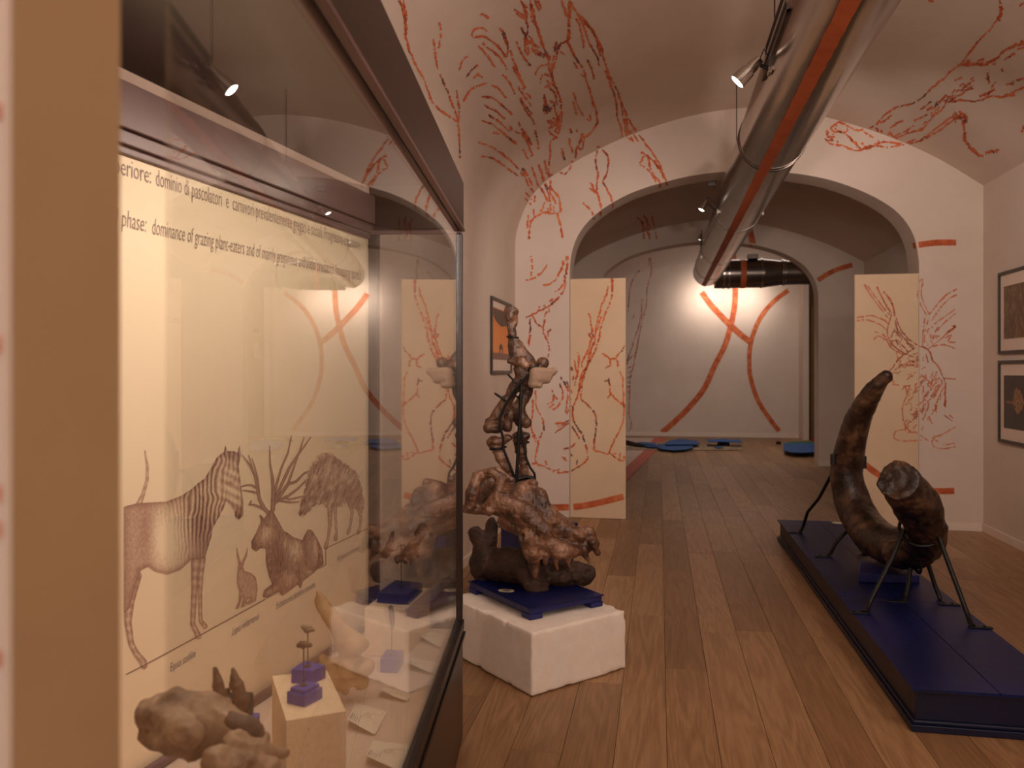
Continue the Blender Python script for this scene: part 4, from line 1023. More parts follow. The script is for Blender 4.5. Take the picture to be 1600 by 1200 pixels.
t1, d1, tp1 = mount('blue stand with a pin holding a tiny bone, nearest on the tall white block', [(476, 1106), (504, 1091), (481, 1085), (448, 1099)], .735, .036, ((474.5, 1065), (474.5, 1012)))
t2, d2, tp2 = mount('blue stand with a pin holding a tiny bone, behind its twin', [(455, 1068), (487, 1070), (509, 1060), (475, 1053)], .735, .034, ((481, 1037), (481, 988)), lip=False)
t3, d3, tp3 = mount('blue stand with two jaw fragments on a wire, on the low white block', [(589, 941.5), (638, 945), (660, 925), (618, 920)], .6315, .036, ((627, 908), (627, 851)), lip=False, mat=M['blue'])
t4, d4, tp4 = mount('blue stand with a pin and small dark bone, alone on the shelf near the glass', [(594, 1051), (621, 1052.5), (631, 1037), (604, 1035)], Zs, .048, ((612, 1015), (612, 975)), lip=False)
def specimen(name, label, cat, prims, h_, mat, loc, **kw):
    root = thing(name, label, cat, loc, kw.pop('group', None)); sdf_obj(kw.pop('part', 'bone_body'), prims, h_, mat, root, **kw); return root
specimen('foot_bone', 'tiny brown bone on the nearest pin of the tall white block', 'bone', [('c', (467, 1008, d1, 4), (476, 1006, d1, 5)), ('c', (476, 1007, d1, 5), (485, 1008, d1, 3.5)), ('c', (470, 1003, d1, 2), (474, 1012, d1, 3))], .0016, M['bonedark'], tp1, k=.003, noise_a=((90, .001), (200, .0006)))
specimen('foot_bone', 'tiny pale bone on the rear pin of the tall white block', 'bone', [('c', (473, 979, d2, 3), (480, 984, d2, 4.5)), ('c', (480, 984, d2, 4.5), (489, 984, d2, 3.5)), ('c', (478, 980, d2, 3), (487, 979, d2, 2))], .0016, M['palebone'], tp2, k=.003, noise_a=((90, .001), (200, .0006)))
specimen('jaw_fragment', 'small brown jaw fragment, on left of the forked wire', 'bone', [('c', (592, 868, d3, 3), (604, 864, d3, 5.5)), ('c', (604, 862, d3, 6), (610, 850, d3, 5.5)), ('c', (610, 848, d3, 5), (613.5, 833, d3, 2.6)), ('c', (596, 868, d3, 4), (602, 869, d3, 4)), ('c', (614, 852, d3, 2.5), (612, 858, d3, 4))], .0024, M['bonedark'], atd(602, 865, d3), k=.006, noise_a=((60, .0025), (150, .0012)))
specimen('jaw_fragment', 'larger brown jaw fragment with teeth, on right of the forked wire', 'bone', [('c', (622, 873, d3, 6), (632, 869, d3, 7)), ('c', (632, 866, d3, 7), (644, 856, d3, 9)), ('c', (644, 852, d3, 8), (656, 842, d3, 5.5)), ('c', (656, 842, d3, 5), (663, 828, d3, 7)), ('c', (651, 834, d3, 5), (660, 824, d3, 6.5)), ('c', (642, 866, d3, 4), (642, 880, d3, 2.6)), ('c', (633, 872, d3, 4), (634, 879, d3, 2.6)), ('c', (650, 858, d3, 5), (653, 868, d3, 3)), ('c', (623, 874, d3, 4), (621, 880, d3, 2.2))], .0024, M['bonedark'], atd(645, 858, d3), k=.006, noise_a=((60, .0025), (150, .0012)))
MB().tube([atd(611, 861, d3), atd(617, 861, d3), atd(622, 855, d3), atd(627, 851, d3), atd(632, 852, d3), atd(637, 858, d3)], .0016, 6).build('wire_fork', M['brass'], t3)
specimen('foot_bone', 'small dark slender bone on the lone shelf stand', 'bone', [('c', (610.5, 949, d4, 3.5), (612, 962, d4, 4.5)), ('c', (612, 962, d4, 4.5), (613, 980, d4, 3.2))], .0022, M['bonedark'], tp4, k=.004, noise_a=((80, .0015), (200, .0008)))

# leg bone standing on the shelf
dh = 2.52
specimen('humerus_bone', 'large tan limb bone with a broken shaft leaning up beside the back panel', 'bone',
    [('c', (500, 940, dh, 8), (516, 962, dh, 10)), ('c', (497, 925, dh, 4), (505, 948, dh, 8)), ('c', (516, 962, dh, 10.5), (538, 995, dh, 15)), ('c', (538, 995, dh, 15), (552, 1006, dh-.02, 19)),
     ('c', (556, 1004, dh, 15), (571, 1006, dh, 6)), ('c', (532, 1012, dh, 7), (560, 1010, dh, 10)), ('c', (545, 1012, dh, 15), (546, 1030, dh, 16)), ('c', (522, 1038, dh, 12), (570, 1042, dh, 13)), ('c', (545, 1045, dh-.03, 18), (570, 1045, dh, 12)), ('c', (545, 1045, dh, 18), (578, 1038, dh, 7)),
     ('c', (505, 1028, dh+.05, 7), (520, 1052, dh+.03, 14)), ('c', (520, 1052, dh, 16), (545, 1062, dh, 19)), ('c', (535, 1066, dh, 16), (540, 1078, dh-.0, 8)), ('c', (548, 1062, dh, 18), (566, 1066, dh, 11)), ('-c', (557, 1042, dh-.09, 6), (566, 1040, dh-.08, 4)), ('-c', (552, 1079, dh-.05, 5), (552, 1079, dh+.05, 5))],
    .0045, M['tanbone'], atz(540, 1084, Zs), k=.014, noise_a=((22, .003), (70, .0012)))

# large pale skull fragment, front left of the shelf
ds = 1.45
specimen('fossil_skull', 'large pale brown fossil skull in the near left corner of the case', 'skull',
    [('c', (238, 1118, ds, 22), (275, 1110, ds, 30)), ('c', (275, 1110, ds, 30), (320, 1122, ds, 34)), ('c', (320, 1122, ds, 32), (365, 1140, ds, 26)), ('c', (240, 1110, ds, 20), (290, 1150, ds-.08, 22)), ('c', (232, 1150, ds, 16), (265, 1160, ds-.05, 20)),
     ('c', (265, 1158, ds, 20), (300, 1165, ds, 17)), ('c', (340, 1148, ds, 24), (400, 1165, ds, 22)), ('c', (370, 1165, ds-.05, 22), (440, 1180, ds, 10)), ('c', (340, 1190, ds-.1, 22), (420, 1200, ds-.05, 20)), ('c', (395, 1140, ds+.03, 7), (410, 1150, ds, 6)),
     ('c', (350, 1118, ds+.06, 6), (405, 1128, ds+.04, 5)), ('c', (285, 1175, ds, 10), (310, 1180, ds, 8)), ('c', (300, 1240, ds-.05, 26), (400, 1240, ds, 26)), ('c', (405, 1165, ds, 8), (418, 1150, ds, 5)), ('c', (430, 1178, ds, 8), (448, 1176, ds, 4)),
     ('-c', (364, 1126, ds-.06, 14), (396, 1142, ds-.04, 18)), ('-c', (366, 1130, ds-.02, 10), (396, 1142, ds-.0, 14)), ('-c', (310, 1184, ds-.09, 13), (336, 1182, ds-.07, 15)), ('-c', (240, 1180, ds-.05, 8), (258, 1184, ds-.05, 9)), ('-c', (236, 1176, ds-.1, 5), (262, 1180, ds-.1, 8)), ('-c', (270, 1092, ds-.1, 4), (292, 1096, ds-.1, 4))],
    .0035, M['palebone'], atd(330, 1190, ds) - Vector((0, 0, .12)), k=.012, noise_a=((18, .006), (34, -.003), (80, .0026), (160, .0012)))
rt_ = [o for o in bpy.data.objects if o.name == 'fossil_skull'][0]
sdf_obj('dark_socket_fill', [('c', (360, 1126, ds-.018, 12), (394, 1141, ds-.012, 17)), ('c', (390, 1130, ds-.014, 9), (404, 1150, ds-.01, 8))], .0035, M['jaw'], rt_, k=.008, noise_a=((30, .003), (90, .0015)), label='dark brown fill painting shade into the eye socket')  # dark brown piece added so the lit socket looks shaded
p = atd(312, 1172, ds+.02)
zb = .7
sp = MB().prism([(p.x+.05+dx, p.y+.05+dy) for dx, dy in ((-.045, -.04), (.045, -.04), (.045, .04), (-.045, .04))], Zs+.001, atd(330, 1235, ds).z)
o = sp.build('specimen_support', M['pedestal']); tag(o, 'white support block under the large pale skull', 'block', 'white blocks in the display case')
# two horn-like teeth in a dark holder
dt = 1.72
th = thing('tooth_holder', 'dark holder with a blue foot gripping two upright brown teeth', 'stand', atd(362, 1150, dt))
mb = MB(); c0 = atd(333, 1098, dt); mb.tube([atd(330, 1100, dt), atd(331, 1092, dt), atd(334, 1080, dt)], [.016, .014, .004], 12)
mb.box(atd(362, 1105, dt), (.082, .05, .050), rot=PSI, bevel=.006); mb.tube([atd(356, 1076, dt+.01), atd(358, 1112, dt+.01)], .005, 10); mb.build('holder', M['black'], th)
hb = atd(362, 1122, dt); mb = MB(); mb.box((hb.x, hb.y+.0, (hb.z+Zs)/2-.001), (.10, .07, hb.z-Zs-.004), rot=PSI, bevel=.002); mb.build('blue_block', M['bluelight'], th)
for nm, lab, P_ in (('fossil_tooth', 'left one of two upright brown teeth behind the pale skull', [('c', (336, 1045, dt-.03, 4), (341, 1070, dt-.03, 8)), ('c', (341, 1070, dt-.03, 8.5), (349, 1095, dt-.03, 9)), ('c', (349, 1095, dt-.03, 9), (350, 1104, dt-.03, 7))]),
                    ('fossil_tooth', 'right and rougher one of two upright brown teeth behind the pale skull', [('c', (364, 1047, dt-.03, 3.5), (370, 1070, dt-.03, 10)), ('c', (370, 1070, dt-.03, 10), (377, 1092, dt-.03, 11)), ('c', (377, 1092, dt-.03, 11), (377, 1106, dt-.03, 8)), ('c', (362, 1058, dt-.03, 3), (362, 1072, dt-.03, 4))])):
    specimen(nm, lab, 'tooth', P_, .002, M['bonedark'], atd(P_[-1][2][0], 1112, dt), k=.005, noise_a=((60, .0018), (170, .001)), group='upright fossil teeth')

# label cards
cards = [((500, 630), (772, 706), (672, 912), (440, 855)), ((655, 945), (965, 985), (885, 1215), (585, 1160)), ((755, 500), (985, 565), (935, 632), (685, 590)),
         ((985, 255), (1200, 300), (1155, 402), (930, 358)), ((1060, 20), (1270, 70), (1215, 182), (998, 108))]
labs = ['cream label card with a running-bird-like sketch, beside the tall white block', 'cream label card lying nearest the viewer by the case front', 'cream label card at the foot of the limb bone',
        'cream label card beside the lone blue stand', 'cream label card furthest along the shelf by the low block']
for cr, lb in zip(cards, labs):
    P = [atz(460+a/5.333, 980+b_/5.333, Zs+.001) for a, b_ in cr]
    lift = .024
    t = thing('label_card', lb, 'card', sum(P, Vector())/4, 'label cards on the case shelf')
    vv = []; ff = []; n = 8
    def cardpt(u, v, e=0):      # u across, v from back (0) to front (1)
        a = P[0].lerp(P[1], u); b_ = P[3].lerp(P[2], u); c = a.lerp(b_, v)
        return Vector((c.x, c.y, Zs+.0015+lift*(v**2)*(1-u)**1.2+lift*.25*v+e))
    for e in (0, .0006):
        for i in range(n+1):
            for j in range(n+1): vv.append(cardpt(i/n, j/n, e))
    for s_ in (0, 1):
        o_ = s_*(n+1)**2
        for i in range(n):
            for j in range(n):
                q = (o_+i*(n+1)+j, o_+(i+1)*(n+1)+j, o_+(i+1)*(n+1)+j+1, o_+i*(n+1)+j+1); ff.append(q if s_ else q[::-1])
    link('card', mesh(vv, ff), M['paper'], t, smooth=True)
    def cline(pts, wd):
        a = []; f_ = []
        for (u0, v0), (u1, v1) in zip(pts[:-1], pts[1:]):
            L = math.hypot(u1-u0, v1-v0); nx, ny = -(v1-v0)/L*wd, (u1-u0)/L*wd; k = len(a)
            a += [cardpt(u0+nx, v0+ny, .0012), cardpt(u0-nx, v0-ny, .0012), cardpt(u1-nx, v1-ny, .0012), cardpt(u1+nx, v1+ny, .0012)]; f_.append((k, k+1, k+2, k+3))
        return a, f_
    def cobj(nm, lines, wd, mat):
        a, f_ = [], []
        for l in lines:
            x_, y_ = cline(l, wd); k = len(a); a += x_; f_ += [tuple(i+k for i in q) for q in y_]
        link(nm, mesh(a, f_), mat, t)
    cobj('sketch', [[(.42, .45), (.44, .35), (.52, .28), (.6, .3), (.62, .42), (.55, .5), (.46, .48), (.42, .45)], [(.42, .42), (.36, .5), (.33, .62), (.38, .6)], [(.6, .32), (.7, .22), (.8, .26), (.9, .24)], [(.6, .45), (.7, .5), (.8, .62), (.86, .6)], [(.48, .36), (.55, .42), (.56, .34)]], .008, M['tanbone'])
    cobj('caption_lines', [[(.13+.07*k, .86), (.13+.07*k, .62 if k else .5)] for k in range(4)], .008, M['greyink'])
    cobj('caption_title', [[(.07, .9), (.07, .5)]], .014, M['blueink'])

# ------------------------------------------------------------------ polystyrene block
Fc_ = atz(831, 1090, 0); Rc = atz(978, 1046, 0)
e1 = (Rc-Fc_); wR = e1.length; e1.normalize(); e2 = Vector((-e1.y, e1.x, 0))
Lc = atz(725, 1040, 0)
zblk = H-(990-HY)*((Fc_).dot(Vector((-SN, CS, 0))))/F
wLn = .74
Cb = Fc_+e1*wR/2+e2*wLn/2
def foam():
    h = .009; g_ = [np.arange(-wR/2-.04, wR/2+.04, h), np.arange(-wLn/2-.04, wLn/2+.04, h), np.arange(-.02, zblk+.04, h)]
    X = np.stack(np.meshgrid(*g_, indexing='ij'), -1)
    q = np.abs(X-np.array([0, 0, zblk/2+.002]))-np.array([wR/2, wLn/2, zblk/2])+.005
    D = np.linalg.norm(np.maximum(q, 0), axis=-1)+np.minimum(q.max(-1), 0)-.005
    # crumbled edges: noise stronger near edges
    near = np.exp(-np.abs(np.sort(q, -1)[..., 1]+.0)/.012)
    D = D+.002*vnoise(X+5, 14, 3)+near*.014*np.clip(vnoise(X+9, 26, 4)-.05, 0, 1)+.0008*vnoise(X, 75, 8)
    D = np.maximum(D, .004-X[..., 2])
    V, Fq = surface_nets(D, np.array([g_[0][0], g_[1][0], g_[2][0]]), h)
    V[:, 2] = np.maximum(V[:, 2], .001)
    R = np.array([[e1.x, e1.y, 0], [e2.x, e2.y, 0], [0, 0, 1]]); W = V@R+np.array([Cb.x, Cb.y, 0])
    me = bpy.data.meshes.new('foam'); me.from_pydata(W.tolist(), [], Fq.tolist()); me.update()
    o = link('polystyrene_block', me, M['foam'], smooth=True); tag(o, 'chipped white polystyrene block on the floor under the blue skull board', 'block')
foam()
# blue board
b0 = atz(828, 970, zblk+.003); b1 = atz(942, 947, zblk+.003)
f1 = (b1-b0); wB = f1.length; f1.normalize(); f2_ = Vector((-f1.y, f1.x, 0)); dB = .60
zt_ = zblk+.062
bt = thing('blue_skull_board', 'low dark blue board on four feet, on the polystyrene block', 'plinth', b0+f1*wB/2+f2_*dB/2)
def P2(u, v): q = b0+f1*u+f2_*v; return (q.x, q.y)
def rect(u0, u1, v0, v1): return [P2(u0, v0), P2(u1, v0), P2(u1, v1), P2(u0, v1)]
MB().prism(rect(.004, wB-.004, .004, dB-.004), zblk+.030, zt_-.006, .002).build('board_body', M['blue'], bt)
MB().prism(rect(-.004, wB+.004, -.004, dB+.004), zt_-.006, zt_, .002).build('board_top', M['bluedeep'], bt)
for u in (0, wB-.075):
    for v in (0, dB-.075): MB().prism(rect(u, u+.075, v, v+.075), zblk+.004, zblk+.030, .002).build('foot', M['blue'], bt)
tg = atz(791, 923, zt_)
mb = MB(); mb.tube([Vector((tg.x, tg.y, zt_)), Vector((tg.x, tg.y, zt_+.0015))], .034, 28); bmesh.ops.scale(mb.bm, vec=(1.25, .8, 1), space=Matrix.Translation((-tg.x, -tg.y, 0)), verts=mb.bm.verts)
mb.build('oval_tag', M['tagpaper'], bt, label='cream oval tag')
mb = MB()
for i in range(6):
    mb.box((tg.x+random.uniform(-.004, .004), tg.y-.016+.0064*i, zt_+.0020), (.05-abs(i-2.5)*.008, .0016, .0006))
mb.build('tag_writing', M['frame'], bt, kind='stuff')

# mandible and skull
ms = thing('fossil_jaw', 'dark brown lower jaw resting on the blue board, under the skull', 'jaw bone', Vector((*(atd(800, 910, 4.35)[:2]), zt_)))
sdf_obj('jaw_bone', [('c', (748, 838, 4.42, 13), (750, 892, 4.42, 13)), ('e', (742, 832, 4.42), (9, 9, .035)), ('e', (768, 820, 4.42), (8, 12, .03)), ('c', (768, 825, 4.42, 9), (758, 870, 4.40, 18)), ('c', (752, 880, 4.42, 20), (790, 884, 4.36, 24)), ('c', (790, 882, 4.36, 25), (830, 888, 4.28, 26)),
    ('c', (752, 895, 4.42, 10), (754, 902, 4.42, 8)), ('c', (828, 895, 4.27, 23), (838, 912, 4.2, 17)), ('c', (834, 915, 4.19, 13), (846, 918, 4.2, 12)), ('c', (845, 895, 4.25, 18), (880, 898, 4.3, 16)), ('c', (880, 898, 4.3, 16), (912, 899, 4.33, 17)), ('c', (895, 885, 4.3, 8), (921, 896, 4.33, 11)),
    ('c', (775, 862, 4.38, 6), (820, 868, 4.3, 7)), ('c', (780, 885, 4.6, 18), (850, 895, 4.52, 18)), ('c', (845, 892, 4.3, 15), (850, 895, 4.52, 15)), ('-c', (800, 922, 4.2, 9), (782, 916, 4.3, 7)), ('-c', (872, 924, 4.2, 9), (880, 925, 4.4, 9))],
    .0058, M['jaw'], ms, k=.022, noise_a=((10, .009), (24, -.004), (80, .0024)), seed=31)
sk = thing('fossil_skull', 'big brown fossil skull with broken teeth, lying on its jaw on the blue board', 'skull', atd(810, 870, 4.2))
sdf_obj('skull_bone', [
    ('c', (772, 778, 4.28, 25), (815, 790, 4.22, 30)), ('c', (790, 790, 4.14, 16), (830, 812, 4.12, 20)), ('c', (812, 790, 4.24, 28), (850, 812, 4.2, 26)), ('c', (850, 812, 4.2, 24), (888, 838, 4.2, 19)), ('c', (888, 838, 4.2, 18), (918, 852, 4.2, 12)),
    ('c', (905, 838, 4.2, 12), (918, 832, 4.2, 11)), ('c', (918, 832, 4.2, 10), (930, 850, 4.2, 8)),
    ('c', (745, 745, 4.22, 8), (768, 738, 4.22, 7)), ('c', (768, 738, 4.2, 7), (783, 748, 4.2, 8)), ('c', (745, 745, 4.2, 7), (736, 770, 4.16, 9)), ('c', (736, 772, 4.15, 9), (734, 792, 4.15, 9)), ('c', (728, 794, 4.18, 7), (762, 797, 4.16, 9)),
    ('c', (783, 748, 4.2, 8), (776, 775, 4.15, 9)), ('c', (776, 775, 4.14, 8), (762, 795, 4.14, 10)), ('e', (760, 765, 4.30), (24, 26, .05)), ('c', (775, 735, 4.32, 5), (798, 752, 4.3, 7)), ('c', (742, 760, 4.35, 9), (738, 790, 4.35, 9)),
    ('c', (795, 765, 4.26, 8), (833, 756, 4.22, 8)), ('c', (815, 765, 4.24, 12), (842, 775, 4.2, 12)), ('c', (842, 772, 4.2, 10), (846, 788, 4.18, 12)), ('c', (782, 780, 4.14, 13), (822, 800, 4.1, 13)), ('c', (822, 800, 4.1, 12), (850, 830, 4.08, 14)),
    ('c', (790, 815, 4.16, 12), (812, 828, 4.12, 10)), ('c', (825, 840, 4.08, 15), (832, 862, 4.08, 14)), ('c', (832, 862, 4.08, 13), (836, 898, 4.09, 5.5)), ('c', (845, 845, 4.1, 18), (880, 862, 4.1, 15)), ('c', (880, 862, 4.1, 14), (900, 862, 4.12, 9)),
    ('c', (866, 868, 4.08, 6), (871, 889, 4.08, 3)), ('c', (884, 868, 4.08, 7), (889, 886, 4.08, 2.5)), ('c', (852, 866, 4.07, 6), (853, 880, 4.08, 3)), ('c', (912, 860, 4.15, 7), (921, 878, 4.15, 3)), ('c', (926, 848, 4.16, 8), (935, 864, 4.16, 5)),
    ('c', (838, 790, 4.2, 7), (885, 826, 4.18, 7)), ('c', (850, 790, 4.3, 7), (900, 832, 4.25, 8)), ('c', (885, 828, 4.15, 6), (908, 838, 4.15, 6)),
    ('-e', (760, 762, 4.12), (15, 16, .06)), ('-c', (846, 800, 4.10, 5), (880, 828, 4.09, 5.5)), ('-c', (803, 822, 4.05, 5), (818, 840, 4.05, 5)), ('-c', (898, 850, 4.07, 3), (912, 852, 4.07, 4)), ('-c', (768, 778, 4.06, 5), (768, 790, 4.06, 5)), ('-c', (858, 845, 4.0, 3), (872, 852, 4.0, 3)), ('-c', (906, 874, 4.1, 7), (904, 880, 4.2, 7))],
    .0046, M['bone'], sk, k=.016, noise_a=((12, .005), (20, -.0022), (52, -.0018), (95, .0014)), seed=41)

# ------------------------------------------------------------------ leg skeleton on its pedestal
dl = 5.1
zp = H-(815-HY)*dl/F
pc = atd(839, 815, dl); pc.z = 0
ped = thing('blue_pedestal', 'dark blue square pedestal behind the skull, under the mounted leg bones', 'plinth', pc)
rt = atd(902, 815, dl); hl = (Vector((rt.x, rt.y, 0))-pc).length
dr = (Vector((rt.x, rt.y, 0))-pc).normalized(); dr2 = Vector((-dr.y, dr.x, 0))
def dia(s): return [((pc+dr*hl*s*a+dr2*hl*s*b_).x, (pc+dr*hl*s*a+dr2*hl*s*b_).y) for a, b_ in ((1, -.15), (.15, 1), (-1, .15), (-.15, -1))]
MB().prism(dia(1), zp-.02, zp, .003).build('pedestal_top', M['bluedeep'], ped)
MB().prism(dia(.96), zp-.045, zp-.02, .003).build('moulding', M['bluedark'], ped)
MB().prism(dia(.90), .05, zp-.045, .003).build('pedestal_body', M['blue'], ped)
MB().prism(dia(.97), .001, .05, .003).build('plinth_base', M['bluedark'], ped)
tgp = atz(873, 809.5, zp)
leg = thing('mounted_leg_skeleton', 'tall brown fossil leg bones strapped to black iron rods behind the skull', 'skeleton', Vector((pc.x, pc.y, zp)))
def bone(prims, mat=None, k=.014, h_=.0048, na=((16, .005), (28, -.0032), (70, .002)), lab=None, seed=5, name='bone'):
    return sdf_obj(name, prims, h_, mat or M['bonedark'], leg, k=k, noise_a=na, label=lab, seed=seed)
q = dl
bone([('e', (797, 492, q), (9, 14, .035)), ('c', (793, 484, q, 6), (803, 486, q, 6)), ('c', (806, 490, q, 4), (804, 505, q, 5)), ('c', (797, 500, q, 8), (800, 520, q, 6)), ('c', (800, 520, q, 6), (802, 540, q, 8)), ('c', (802, 540, q, 9), (806, 562, q, 10)), ('c', (806, 535, q, 7), (828, 562, q, 7)), ('c', (804, 548, q, 9), (822, 566, q, 10)),
      ('c', (796, 564, q-.03, 4), (815, 567, q-.04, 7)), ('c', (815, 563, q-.04, 6), (822, 571, q-.04, 6)), ('c', (828, 564, q, 7), (834, 578, q, 8)), ('-c', (806, 489, q-.05, 2.5), (802, 505, q-.04, 2.5)), ('-c', (815, 553, q-.1, 3), (828, 572, q-.1, 3))], M['bone'], seed=6, name='hip_bone')
bone([('e', (846, 588, q-.03), (16, 12, .028)), ('c', (836, 579, q-.03, 6), (865, 580, q-.03, 4.5)), ('c', (866, 579, q-.03, 4), (855, 594, q-.03, 5)), ('c', (830, 600, q-.03, 6), (843, 602, q-.03, 5)), ('c', (834, 582, q-.03, 7), (832, 600, q-.03, 7))], M['fanbone'], na=((20, .003), (60, .0015)), lab='pale fan-shaped bone end', name='hip_blade')
bone([('e', (848, 567, q+.06), (10, 9.5, .04)), ('c', (843, 572, q+.05, 6), (832, 580, q+.02, 6))], M['bone'], na=((25, .002), (70, .001)), name='ball_joint')
bone([('c', (812, 575, q, 9), (818, 592, q, 11)), ('c', (818, 590, q, 11), (804, 605, q, 9)), ('c', (806, 603, q, 9), (792, 626, q, 9)), ('c', (792, 626, q, 9), (776, 650, q, 10)), ('e', (768, 663, q), (11, 13, .045)), ('c', (764, 668, q-.03, 9), (778, 669, q-.03, 8)), ('c', (778, 655, q, 9), (776, 668, q, 9))], seed=8, name='thigh_bone')
bone([('c', (829, 590, q+.06, 9), (824, 612, q+.06, 8)), ('c', (824, 612, q+.06, 8), (808, 640, q+.06, 10)), ('c', (808, 640, q+.06, 11), (814, 656, q+.06, 12)), ('e', (822, 661, q+.03), (8, 8, .035)), ('e', (793, 664, q+.03), (9, 11, .035)), ('c', (800, 645, q+.06, 8), (792, 660, q+.04, 8))], seed=9, name='thigh_bone')
bone([('e', (776, 690, q), (16, 8, .045)), ('c', (772, 692, q, 11), (782, 712, q, 8)), ('c', (782, 712, q, 8.5), (792, 734, q, 7.5)), ('c', (792, 734, q, 7.5), (802, 756, q, 8)), ('e', (792, 684, q), (8, 5, .03))], M['bone'], seed=10, name='shin_bone')
bone([('e', (814, 682, q+.06), (15, 8, .045)), ('c', (812, 686, q+.06, 10), (815, 704, q+.06, 7)), ('c', (815, 704, q+.06, 7), (818, 735, q+.06, 7)), ('c', (818, 735, q+.06, 8), (822, 752, q+.06, 12)), ('c', (806, 690, q+.06, 4), (808, 706, q+.06, 4))], M['bone'], seed=11, name='shin_bone')
bone([('e', (805, 775, q+.02), (20, 14, .06)), ('c', (800, 775, q, 14), (815, 800, q, 13)), ('e', (812, 808, q-.04), (16, 7, .06))], seed=12, name='foot_bone')
rod = lambda pts, r=.009: MB().tube([atd(*p_) for p_ in pts], r, 10).build('iron_rod', M['iron'], leg)
rod([(826, 585, q-.07), (806, 607, q-.07), (790, 632, q-.07), (782, 652, q-.07), (781, 664, q-.07), (786, 685, q-.07), (786, 700, q-.07), (800, 735, q-.07), (806, 752, q-.06), (808, 812, q-.02)])
rod([(815, 592, q-.06), (813, 640, q-.06), (810, 690, q-.06), (807, 750, q-.06), (806, 813, q-.03)], .011)
rod([(812, 660, q-.02), (816, 680, q-.02), (822, 715, q-.02), (828, 730, q-.02), (835, 740, q-.02), (838, 770, q-.01), (839, 812, q)], .008)
rod([(790, 645, q-.02), (788, 650, q-.02), (796, 640, q)], .005)
rod([(805, 750, q-.05), (822, 745, q-.02), (834, 748, q-.02)], .014)
def strap(px, py, d_, rx, tilt=0, ry=3):
    pts = []
    for i in range(25):
        a = i/24*2*math.pi; c = atd(px, py, d_); s = d_/F
        right = Vector((CS, SN, 0)); fwd = Vector((-SN, CS, 0))
        off = right*math.cos(a)*rx*s+fwd*math.sin(a)*rx*s + Vector((0, 0, 1))*(math.cos(a)*rx*s*math.tan(tilt))
        pts.append(c+off)
    MB().tube(pts, .0065, 8, caps=False).build('strap', M['iron'], leg)
strap(801, 527, q, 8.5, -.1); strap(833, 574, q, 9.5, .5); strap(805, 597, q, 11, -.8); strap(784, 622, q, 10.5, -.6); strap(778, 700, q, 12.5, .15); strap(815, 692, q+.06, 11, .1); strap(808, 620, q+.06, 6, -.5)

# ------------------------------------------------------------------ big plinth with the tusk
pz = .182
X0, X1, Y0, Y1 = 1.035, 1.668, 3.575, 7.42
pl_ = thing('tusk_plinth', 'long low dark blue plinth on the floor under the curved tusk', 'plinth', ((X0+X1)/2, (Y0+Y1)/2, 0))
def rb(nm, dx, z0, z1, mat, bev=.002, lab=None): return MB().prism([(X0-dx, Y0-dx), (X1+dx, Y0-dx), (X1+dx, Y1+dx), (X0-dx, Y1+dx)], z0, z1, bev).build(nm, mat, pl_, label=lab)
rb('plinth_base', .004, .001, .030, M['bluedark'], .003); rb('base_moulding', -.006, .030, .046, M['bluedark'], .005); rb('plinth_side', -.018, .046, .160, M['bluedark'])
rb('lip_moulding', -.006, .160, .170, M['bluedark'], .003)
gap = .0015; xm = (X0+X1)/2+.02; ym = 4.92
for (xa_, xb_, ya_, yb_) in ((X0, xm-gap, Y0, ym-gap), (xm+gap, X1, Y0, ym-gap), (X0, xm-gap, ym+gap, Y1), (xm+gap, X1, ym+gap, Y1)):
    MB().prism([(xa_, ya_), (xb_, ya_), (xb_, yb_), (xa_, yb_)], .170, pz, .0012).build('top_board', M['bluedeep'], pl_)
tg = atz(1309, 817, pz); mb = MB(); mb.tube([Vector((tg.x, tg.y, pz)), Vector((tg.x, tg.y, pz+.0015))], .05, 28); mb.build('oval_tag', M['tagpaper'], pl_, label='cream oval tag')

tr = thing('fossil_tusk', 'huge dark brown curved tusk rising to a blunt tip above the blue plinth', 'tusk', atz(1390, 900, pz))
C = [(1385, 587, 5.33, 9.5), (1366, 609, 5.4, 14), (1349, 638, 5.5, 17.5), (1335, 671, 5.6, 20), (1327, 705, 5.68, 22), (1323, 740, 5.72, 23.5), (1329, 775, 5.7, 25.5), (1342, 806, 5.6, 27.5), (1362, 834, 5.42, 29.5), (1388, 851, 5.2, 30.5), (1414, 858, 5.0, 31)]
Cs = smooth_poly(C, 3)
def tusk_prims(C_): return [('c', C_[i], C_[i+1]) for i in range(len(C_)-1)]
sdf_obj('tusk_shaft', tusk_prims(Cs)+[('c', (1386, 588, 5.33, 8), (1388, 592, 5.33, 7)), ('-c', (1394, 600, 5.22, 3.5), (1384, 622, 5.25, 2))], .009, M['tusk'], tr, k=.012, noise_a=((5, .007), (22, .003), (70, .0016)), seed=51)
C2 = [(1404, 866, 4.85, 24), (1430, 860, 4.72, 28), (1445, 842, 4.55, 29), (1445, 818, 4.44, 30), (1436, 794, 4.36, 32), (1422, 774, 4.30, 32), (1404, 752, 4.22, 31), (1388, 732, 4.16, 31)]
sdf_obj('tusk_root', tusk_prims(smooth_poly(C2, 3))+[('-p', (1407, 752, 4.20), (-.56, -.62, .50)), ('-c', (1396, 745, 4.12, 5), (1412, 768, 4.1, 4)), ('-c', (1400, 880, 4.62, 5), (1412, 882, 4.6, 5)), ('-c', (1460, 870, 4.4, 5), (1440, 878, 4.45, 4))], .0075, M['tusk'], tr, k=.010, noise_a=((7, .010), (22, .008), (55, .004)), seed=55, label='thick broken root end')
